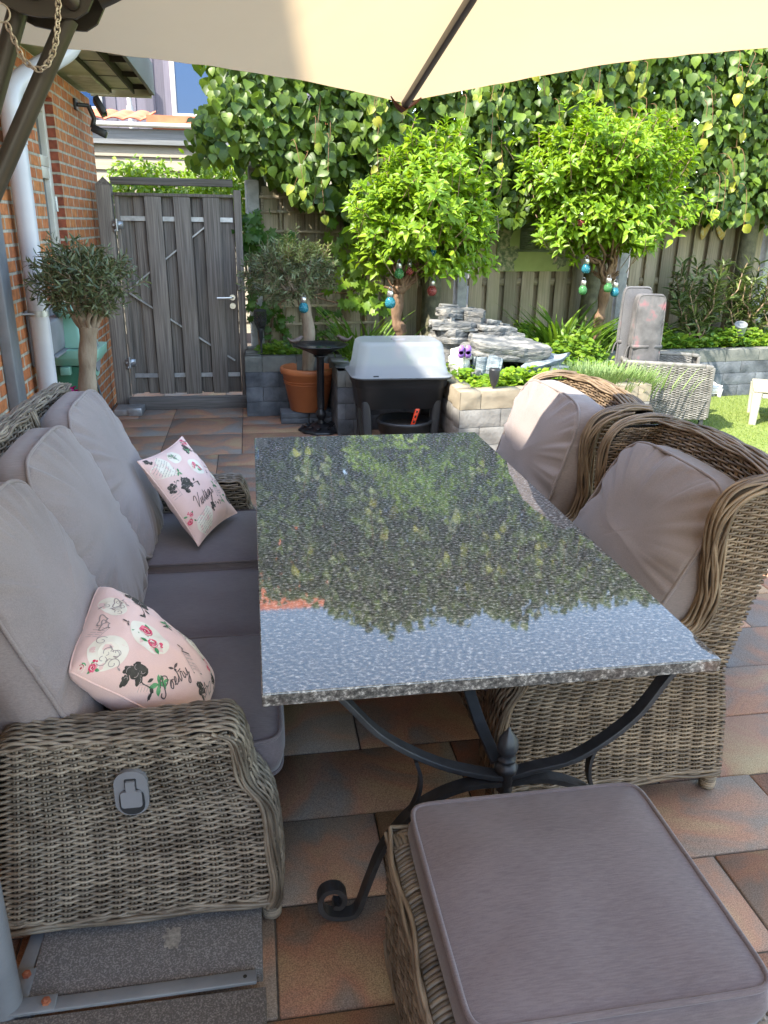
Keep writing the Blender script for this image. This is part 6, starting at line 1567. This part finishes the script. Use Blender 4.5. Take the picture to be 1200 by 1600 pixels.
for i, (x, y, z, rx, ry, h, r, tl) in enumerate([(1.76,6.05,.55,.05,.10,.20,.1,(0,.05)), (1.85,6.02,.56,.075,.09,.19,.4,(0,.2)), (1.93,5.98,.50,.11,.06,.10,.2,(.1,0)), (2.36,6.25,.60,.14,.13,.09,.4,(.0,.15)), (2.27,6.02,.60,.22,.055,.06,.30,(.45,-.22)), (2.42,6.02,.545,.10,.09,.08,.2,(.1,.1)),
     (2.30,5.88,.50,.13,.09,.08,.5,(.1,0)), (2.47,5.92,.50,.10,.08,.07,.9,(0,.1)), (2.12,5.93,.475,.15,.07,.06,.2,(0,0)), (2.2,6.35,.60,.10,.14,.12,.1,(0,0)), (1.62,6.17,.54,.07,.05,.09,.1,(0,0)), (2.15,5.75,.46,.12,.05,.05,.2,(0,0))]):
    slab_rock(mb, (x, y, z), rx, ry, h*1.25, r, tl, i*2.3+50, 3)
mb.build('pool_rocks', M['slate_b'], fo, smooth=False)
mb = MB(); mb.add([(1.80,6.0,.575),(2.30,5.95,.575),(2.35,6.3,.575),(1.85,6.35,.575)], [[0,1,2,3]]); mb.build('water', M['water'], fo, smooth=False)
mb = MB(); slab_rock(mb, (1.63, 6.10, .60), .075, .10, .24, .3, (0, 0), 88, 6, rough=.3); mb.build('side_rock', M['plaster_w'], fo, smooth=False)  # rock coloured white, sunlight on its face put into the material
mb = MB(); slab_rock(mb, (1.70, 5.96, .53), .055, .05, .09, .3, (0, 0), 97, 4, rough=.3); tag(mb.build('striped_stone', M['slate'], smooth=False), 'small grey striped stone in the dark hollow under the fountain slab', 'stone')
pu = thing('butterfly_ornament', (1.62, 5.98, .70), 'small purple butterfly ornament on the left side of the slate fountain', 'ornament'); mb = MB()
for s in (-1, 1):
    for a, r in ((.6, .05), (-.5, .038)):
        t = np.linspace(0, 2*PI, 15)[:-1]; q = np.c_[s*(.028+.026*np.cos(t)), np.full(14, 0.), math.sin(a)*.035+r*.75*np.sin(t)] + A(1.62, 5.965, .715); mb.add(q, [list(range(14))]); 
mb.build('wings', M['purple'], pu, solid=.002); mb = MB(); tube(mb, [(1.62,5.963,.68),(1.62,5.963,.75)], .004, 6); tube(mb, [(1.62,5.966,.44),(1.62,5.966,.69)], .0015, 5); mb.build('stem', M['black_plastic'], pu)

def solar(x, y, z, label, h, r, m):
    t = thing('solar_light', (x, y, z), label, 'solar light', 'solar stake lights'); c = (x, y, z); mb = MB()
    lathe(mb, [(0, h), (r*.95, h), (r, h-.012), (r*.97, h-.05), (r*.7, h-.10), (r*.42, h-.125), (.009, h-.13)], c, 24); mb.build('head', m, t)
    mb = MB(); tube(mb, [(x, y, z), (x, y, z+h-.125)], .009, 10); mb.build('stake', m, t); return t
solar(1.715, 5.47, .44, 'dark tulip shaped solar light in front of the slate fountain', .235, .040, M['black_plastic'])
sp = thing('garden_spotlight', (5.15, 7.86, .42), 'grey garden spotlight among the leaves under the oleander', 'spotlight'); mb = MB()
tube(mb, [(5.15,7.86,.40),(5.15,7.86,.52)], .01, 8); mb.build('stake', M['grey_box'], sp); mb = MB(); tube(mb, [(5.17,7.87,.56),(5.15,7.84,.62),(5.13,7.80,.70)], [.04,.058,.066], 20); mb.build('head', M['galv'], sp)

# ------------------------------------------------------------------ light bulb lanterns
def bulb(x, y, z, m, label, sc_=1.):
    t = thing('bulb_lantern', (x, y, z), label, 'lantern', 'hanging glass bulb lanterns'); c = (x, y, z); s = sc_
    mb = MB(); prof = [(0, -.043), (.016, -.041), (.030, -.033), (.039, -.018), (.041, 0), (.037, .018), (.027, .034), (.021, .042), (.020, .048)]
    lathe(mb, [(r*s, q*s) for r, q in prof] + [(.018*s, .046*s)] + [((r-.003)*s if r > .003 else 0, (q+.001)*s) for r, q in prof[-3::-1]], c, 24); mb.build('globe', m, t)
    mb = MB(); lathe(mb, [(.0, -.02*s), (.012*s, -.018*s), (.014*s, .0), (.010*s, .02*s), (0, .022*s)], c, 10); mb.build('inner_light', m, t)
    mb = MB(); lathe(mb, [(.021*s, .042*s), (.0245*s, .044*s), (.0245*s, .082*s), (.02*s, .087*s), (0, .088*s)], c, 20); mb.build('cap', M['silver'], t)
    mb = MB(); a = np.linspace(0, PI, 10); tube(mb, np.c_[x+np.cos(a)*.016*s, np.full(10, y), z+.085*s+np.sin(a)*.03*s], .0014, 5); mb.build('hanging_wire', M['galv'], t)
bulb(1.157, 6.72, 1.02, M['g_blue'], 'blue glass bulb lantern left of the left hydrangea trunk', 1.12)
bulb(1.52, 6.75, 1.115, M['g_red'], 'red glass bulb lantern right of the left hydrangea trunk')
bulb(1.50, 6.72, 1.425, M['g_blue'], 'blue glass bulb lantern high under the left hydrangea crown')
bulb(1.225, 6.70, 1.255, M['g_green'], 'green glass bulb lantern among the limbs of the left hydrangea')
bulb(1.32, 6.74, 1.275, M['g_red'], 'small red glass bulb lantern half hidden in the left hydrangea limbs', .8)
bulb(.425, 6.66, .985, M['g_blue'], 'teal glass bulb lantern hanging on the potted olive trunk')
bulb(3.05, 7.15, 1.285, M['g_blue'], 'blue glass bulb lantern highest beside the right hydrangea trunk')
bulb(3.04, 7.15, 1.095, M['g_green'], 'green glass bulb lantern on the short stub left of the right hydrangea trunk')
bulb(3.30, 7.18, 1.115, M['g_green'], 'green glass bulb lantern close right of the right hydrangea trunk')
bulb(3.38, 7.20, 1.075, M['g_blue'], 'blue glass bulb lantern right of the green one on the right hydrangea')
bulb(2.95, 7.12, 1.68, M['g_red'], 'red glass bulb lantern inside the right hydrangea crown')

# ------------------------------------------------------------------ ornaments on the fence
po = thing('garden_picture', tuple(fp(2.96, .045, 1.2)), 'green garden picture of a shuttered window and shrubs on the fence', 'picture')
def onf(mb, s0, s1, z0, z1, d, th=.004, m=0): box(mb, fp((s0+s1)/2, d+th/2, (z0+z1)/2), (s1-s0, th, z1-z0), 0, m, FR)
M['pic_g'] = mat('picture_green', (.22,.27,.075), (.33,.38,.13), scale=3, rough=.55); M['pic_s'] = mat('picture_shutter', (.10,.13,.075), (.15,.18,.11), scale=9, rough=.5)
M['pic_f'] = mat('picture_foliage', (.055,.075,.03), (.32,.28,.17), scale=26, rough=.6, c3=(.14,.17,.07))
mb = MB(); onf(mb, 2.535, 3.40, 1.20, 1.78, .042, .012); mb.build('panel', M['pic_g'], po, bevel=.002)
mb = MB(); onf(mb, 2.79, 3.10, 1.415, 1.76, .0545); onf(mb, 2.75, 3.14, 1.395, 1.414, .0545, .003)
for k in range(15):
    for s in (2.80, 2.95): onf(mb, s+.01, s+.135, 1.425+k*.022, 1.438+k*.022, .0587, .003)
mb.build('shutters', M['pic_s'], po)
def fol(cs, cz, rs, rz, seed, n=40):
    mb = MB(); t = np.linspace(0, 2*PI, n+1)[:-1]; r = np.array([1+.5*noise.noise((math.cos(a)*2.5+seed, math.sin(a)*2.5, seed))+.25*noise.noise((math.cos(a)*8, math.sin(a)*8, seed)) for a in t])
    q = np.array([fp(np.clip(cs+math.cos(a)*rs*k, 2.538, 3.397), .0555+seed*.0002, np.clip(cz+math.sin(a)*rz*k, 1.203, 1.777)) for a, k in zip(t, r)]); cc = q.mean(0)
    i = np.arange(n); mb.add(np.vstack([q, cc[None]]), np.stack([i, (i+1) % n, np.full(n, n)], -1)); mb.build('painted_shrub', M['pic_f'], po, smooth=False)
fol(2.64, 1.33, .13, .15, 1); fol(2.60, 1.55, .09, .17, 2); fol(3.30, 1.36, .10, .11, 3); fol(3.36, 1.55, .05, .1, 4)
bf = thing('butterfly_plaque', tuple(fp(5.17, .06, 1.7)), 'large cream and yellow butterfly plaque fixed high on the right fence panel', 'ornament'); mb = MB()
for s in (-1, 1):
    for pts in ([(.02,.02),(.06,.11),(.13,.135),(.205,.15),(.20,.09),(.17,.03),(.10,.0)], [(.02,.0),(.10,-.01),(.155,-.03),(.17,-.10),(.135,-.165),(.09,-.13),(.045,-.05)]):
        q = smooth_path([(a, b, 0) for a, b in pts+pts[:1]], 26)[:-1]; V = np.array([fp(5.17+s*a, .05+.35*a*.4, 1.70+b) for a, b, _ in q]); mb.add(V, [list(range(len(V)))] if s > 0 else [list(range(len(V)))[::-1]])
mb.build('wings', M['wing_y'], bf, solid=.004); mb = MB(); tube(mb, [fp(5.17, .055, 1.62), fp(5.17, .06, 1.68), fp(5.17, .06, 1.74), fp(5.17, .055, 1.79)], [.006, .014, .016, .008], 10)
for s in (-1, 1): tube(mb, [fp(5.17, .055, 1.79), fp(5.17+s*.03, .055, 1.84)], .003, 5)
mb.build('body', M['wing_k'], bf)

# ------------------------------------------------------------------ grey rattan tub chair, pads, table
gc = thing('tub_chair', (3.7, 6.3, 0), 'low grey rattan tub chair with a white seat pad on the lawn', 'chair')
f_ = A(math.cos(-.33), math.sin(-.33), 0); wv_ = A(-f_[1], f_[0], 0); O = A(3.75, 5.98, 0)       # front end of the near arm
def tc(d, w_, z): return O - f_*d + wv_*w_ + A(0,0,z)
gm = [M['wick_grey'], M['wick_grey_in']]
def gweave(name, L0, L1, rows, st, out):
    mb = MB(); weave(mb, ruled(L0, L1), rows, st, r=.0056, out=out, amp=.0048, per=4); return mb.build(name, gm, gc)
D_ = .70; W_ = .64
zz = [.10, .56]
gweave('arm_panel', [tc(.0, 0, .13), tc(.0, 0, .56)], [tc(D_, 0, .10), tc(D_, 0, .575)], 44, 22, tuple(-wv_))
gweave('arm_panel', [tc(.0, W_, .13), tc(.0, W_, .57)], [tc(D_, W_, .10), tc(D_, W_, .585)], 44, 22, tuple(wv_))
gweave('arm_panel', [tc(.06, W_-.05, .30), tc(.06, W_-.05, .565)], [tc(D_, W_-.05, .30), tc(D_, W_-.05, .58)], 26, 22, tuple(-wv_))
gweave('back_panel', [tc(D_, 0, .10), tc(D_, 0, .575)], [tc(D_, W_, .10), tc(D_, W_, .585)], 44, 20, tuple(-f_))
gweave('back_panel', [tc(D_-.06, .04, .30), tc(D_-.06, .04, .575)], [tc(D_-.06, W_-.04, .30), tc(D_-.06, W_-.04, .58)], 26, 20, tuple(f_))
gweave('front_panel', [tc(.01, .0, .13), tc(.03, .0, .33)], [tc(.01, W_, .13), tc(.03, W_, .33)], 20, 20, tuple(f_))
mb = MB()
for pts in ([tc(-.005, .02, .14), tc(-.005, .02, .565), tc(.06, .02, .575), tc(D_, .02, .585), tc(D_, W_-.02, .595), tc(.06, W_-.02, .58), tc(-.005, W_-.02, .572), tc(-.005, W_-.02, .14)],):
    P = np.array(pts)
    for a, b in zip(P[:-1], P[1:]): beam(mb, a, b, .05, .03, (0,0,1) if abs((b-a)[2]) < .2 else tuple(f_))
mb.build('arm_rim', M['wick_grey'], gc, bevel=.008)
for d, w_ in ((.03, .03), (.03, W_-.03), (D_-.03, .03), (D_-.03, W_-.03)):
    mb = MB(); box(mb, tc(d, w_, .07), (.035, .035, .14), -.33); mb.build('leg', M['black_plastic'], gc, bevel=.003)
mb, pp = cushion(tuple(tc(.26, W_/2, .365)), tuple(f_), None, (0,0,1), .36, .25, .05, .018, .004, 71, e=10, wr=.003)
sc1 = mb.build('seat_pad', M['pad_white'], gc); pp.build('piping', M['pad_white'], sc1)
mb = MB(); S = np.array([[tc(-.105 + .03*math.sin(u*9) - .01*(1-v), .06+.30*u, .385 - .075*v + .012*math.sin(u*7)*v) for u in np.linspace(0, 1, 16)] for v in np.linspace(0, 1, 8)]); grid(mb, S)
mb.build('pad_flap', M['pad_white'], gc, solid=.008)
def roll(o, face, lean, w_, h, th, label, m, patches):
    t = thing('folded_pad', o, label, 'cushion', 'folded chair pads'); o = A(*o); fx = A(math.cos(face), math.sin(face), 0); fn = A(fx[1], -fx[0], 0); up = nrm(A(0,0,1) + fx*lean[0] - fn*lean[1])
    mb, pp = cushion(tuple(o+up*h/2+fn*th*.28), tuple(fx), None, tuple(fn), w_/2, h/2, th*.42, .02, .01, 5, e=9, wr=.006, band=.006); c_ = mb.build('front_fold', m, t); pp.build('piping', M['roll_grey'], c_)
    mb, pp = cushion(tuple(o+up*h/2-fn*th*.25), tuple(fx), None, tuple(fn), w_/2, h/2*.99, th*.42, .012, .01, 8, e=9, wr=.006, band=.006); mb.build('rear_fold', m, t)
    mb = MB(); q = .42
    for (a1, b1), (a2, b2) in (((1,1),(-1,1)), ((-1,1),(-1,-1)), ((-1,-1),(1,-1)), ((1,-1),(1,1))):
        g = lambda a_, b_: o+up*h*q+fx*(w_/2+.008)*a_+fn*(th*.62*b_)
        beam(mb, g(a1, b1), g(a2, b2), .028, .003, tuple(fn if a1 != a2 else fx))
    e = o+up*h*q-fx*(w_/2+.010); rectsweep(mb, smooth_path([e, e-fx*.02-A(0,0,.03), e-fx*.035-A(0,0,.10)], 12), fn, .03, .004)
    mb.build('tie_strap', M['roll_grey'], t)
    for u, v, ru, rv, sd in patches:
        mb = MB()
        tt = np.linspace(0, 2*PI, 21)[:-1]; r = [1+.3*noise.noise((math.cos(a)*2+sd, math.sin(a)*2, sd)) for a in tt]
        q = np.array([o+up*(h*v+math.sin(a)*rv*k)+fx*(u*w_/2+math.cos(a)*ru*k)+fn*(th*.49+.031*max(0, 1-abs((u*w_/2+math.cos(a)*ru*k)/(w_/2))**3)*max(0, 1-abs(2*v-1)**3)) for a, k in zip(tt, r)]); mb.add(q, [list(range(20))]); mb.build('printed_flower', M['roll_pink'], t, solid=.003)
    return t
roll((3.30, 6.32, .40), -.12, (-.02, .04), .235, .72, .12, 'folded grey garden pad with faded pink flowers standing on the tub chair', M['roll_grey'], [])
roll((3.24, 6.43, .40), -.12, (-.03, .02), .24, .77, .05, 'folded charcoal garden pad standing behind the flowered one', M['roll_dark'], [])
st = thing('resin_table', (4.65, 6.5, 0), 'cream resin garden table on the lawn at the right edge', 'table'); ang = -.55; ex = A(math.cos(ang), math.sin(ang), 0); ey = A(-ex[1], ex[0], 0); o = A(4.36, 6.28, 0)
RT = np.stack([ex, ey, A(0,0,1)], 1)
mb = MB(); box(mb, o+ex*.33+ey*.30+A(0,0,.305), (.66, .60, .03), 0, 0, RT); mb.build('top', M['white_plastic'], st, bevel=.012)
mb = MB()
for p, q in (((.03,.03),(.63,.03)), ((.03,.57),(.63,.57)), ((.03,.03),(.03,.57)), ((.63,.03),(.63,.57))): beam(mb, o+ex*p[0]+ey*p[1]+A(0,0,.265), o+ex*q[0]+ey*q[1]+A(0,0,.265), .03, .05)
mb.build('apron', M['white_plastic'], st, bevel=.008)
for a, b in ((.035,.035), (.625,.035), (.035,.565), (.625,.565)):
    mb = MB(); loft(mb, [(0,0,0,.030,.030,.012), (0,0,.2,.038,.038,.014), (0,0,.29,.042,.042,.016)], 4); mb.V = [v @ RT.T + o + ex*a + ey*b for v in mb.V]; mb.build('leg', M['white_plastic'], st)

# ------------------------------------------------------------------ hose reel and watering can by the wall
hr = thing('hose_holder', (-1.27, 5.2, .85), 'grey plastic hose holder box on the brick wall behind the downpipe', 'hose holder')
mb = MB(); bx(mb, -1.309, -1.27, 4.98, 5.62, .80, 1.11); bx(mb, -1.2695, -1.19, 5.06, 5.60, .86, 1.06); mb.build('box', M['grey_box'], hr, bevel=.015); mb = MB(); bx(mb, -1.269, -1.17, 5.04, 5.62, .845, .859); mb.build('shelf', M['grey_box'], hr, bevel=.004)
wc = thing('hose_cart', (-1.1, 5.5, 0), 'mint green plastic garden cart with drum and tray behind the left olive trunk', 'garden cart')
mb = MB(); loft(mb, [(-1.17,5.5,.86,.10,.13,.04), (-1.17,5.5,1.02,.085,.11,.04), (-1.17,5.5,1.05,.07,.10,.04)], 5); mb.build('bin', M['mint'], wc)
mb = MB(); loft(mb, [(-1.15,5.5,.75,.13,.16,.04), (-1.15,5.5,.80,.165,.20,.05), (-1.15,5.5,.855,.17,.205,.05), (-1.15,5.5,.856,.10,.13,.04)], 5, cap1=False); bx(mb, -1.22, -1.16, 5.28, 5.34, .70, .75); mb.build('tray', M['mint'], wc, bevel=.003)
mb = MB(); loft(mb, [(-1.17,5.5,.42,.10,.12,.03), (-1.17,5.5,.74,.12,.14,.03)], 5); mb.build('skirt', M['mint_d'], wc)
mb = MB(); tube(mb, [(-1.035,5.42,.80),(-1.015,5.42,.80)], .13, 28); mb.build('drum', M['mint'], wc); mb = MB(); tube(mb, [(-1.013,5.42,.80),(-1.007,5.42,.80)], .10, 28); mb.build('drum_face', M['grey_box'], wc)
mb = MB(); tube(mb, [(-1.03,5.38,.66),(-.93,5.3,.30),(-.90,5.28,.0)], .008, 8); tube(mb, [(-1.2,5.6,.42),(-1.2,5.6,0)], .008, 8); tube(mb, [(-1.05,5.6,.42),(-1.05,5.6,0)], .008, 8); mb.build('stand', M['black_plastic'], wc)
mb = MB(); lathe(mb, [(0, 0), (.055, 0), (.075, .03), (.075, .06), (.055, .085), (0, .09)], (-1.16, 5.35, 1.06), 20); tag(mb.build('hose_coil', M['mint']), 'mint green round lid on top of the grey hose holder', 'lid')
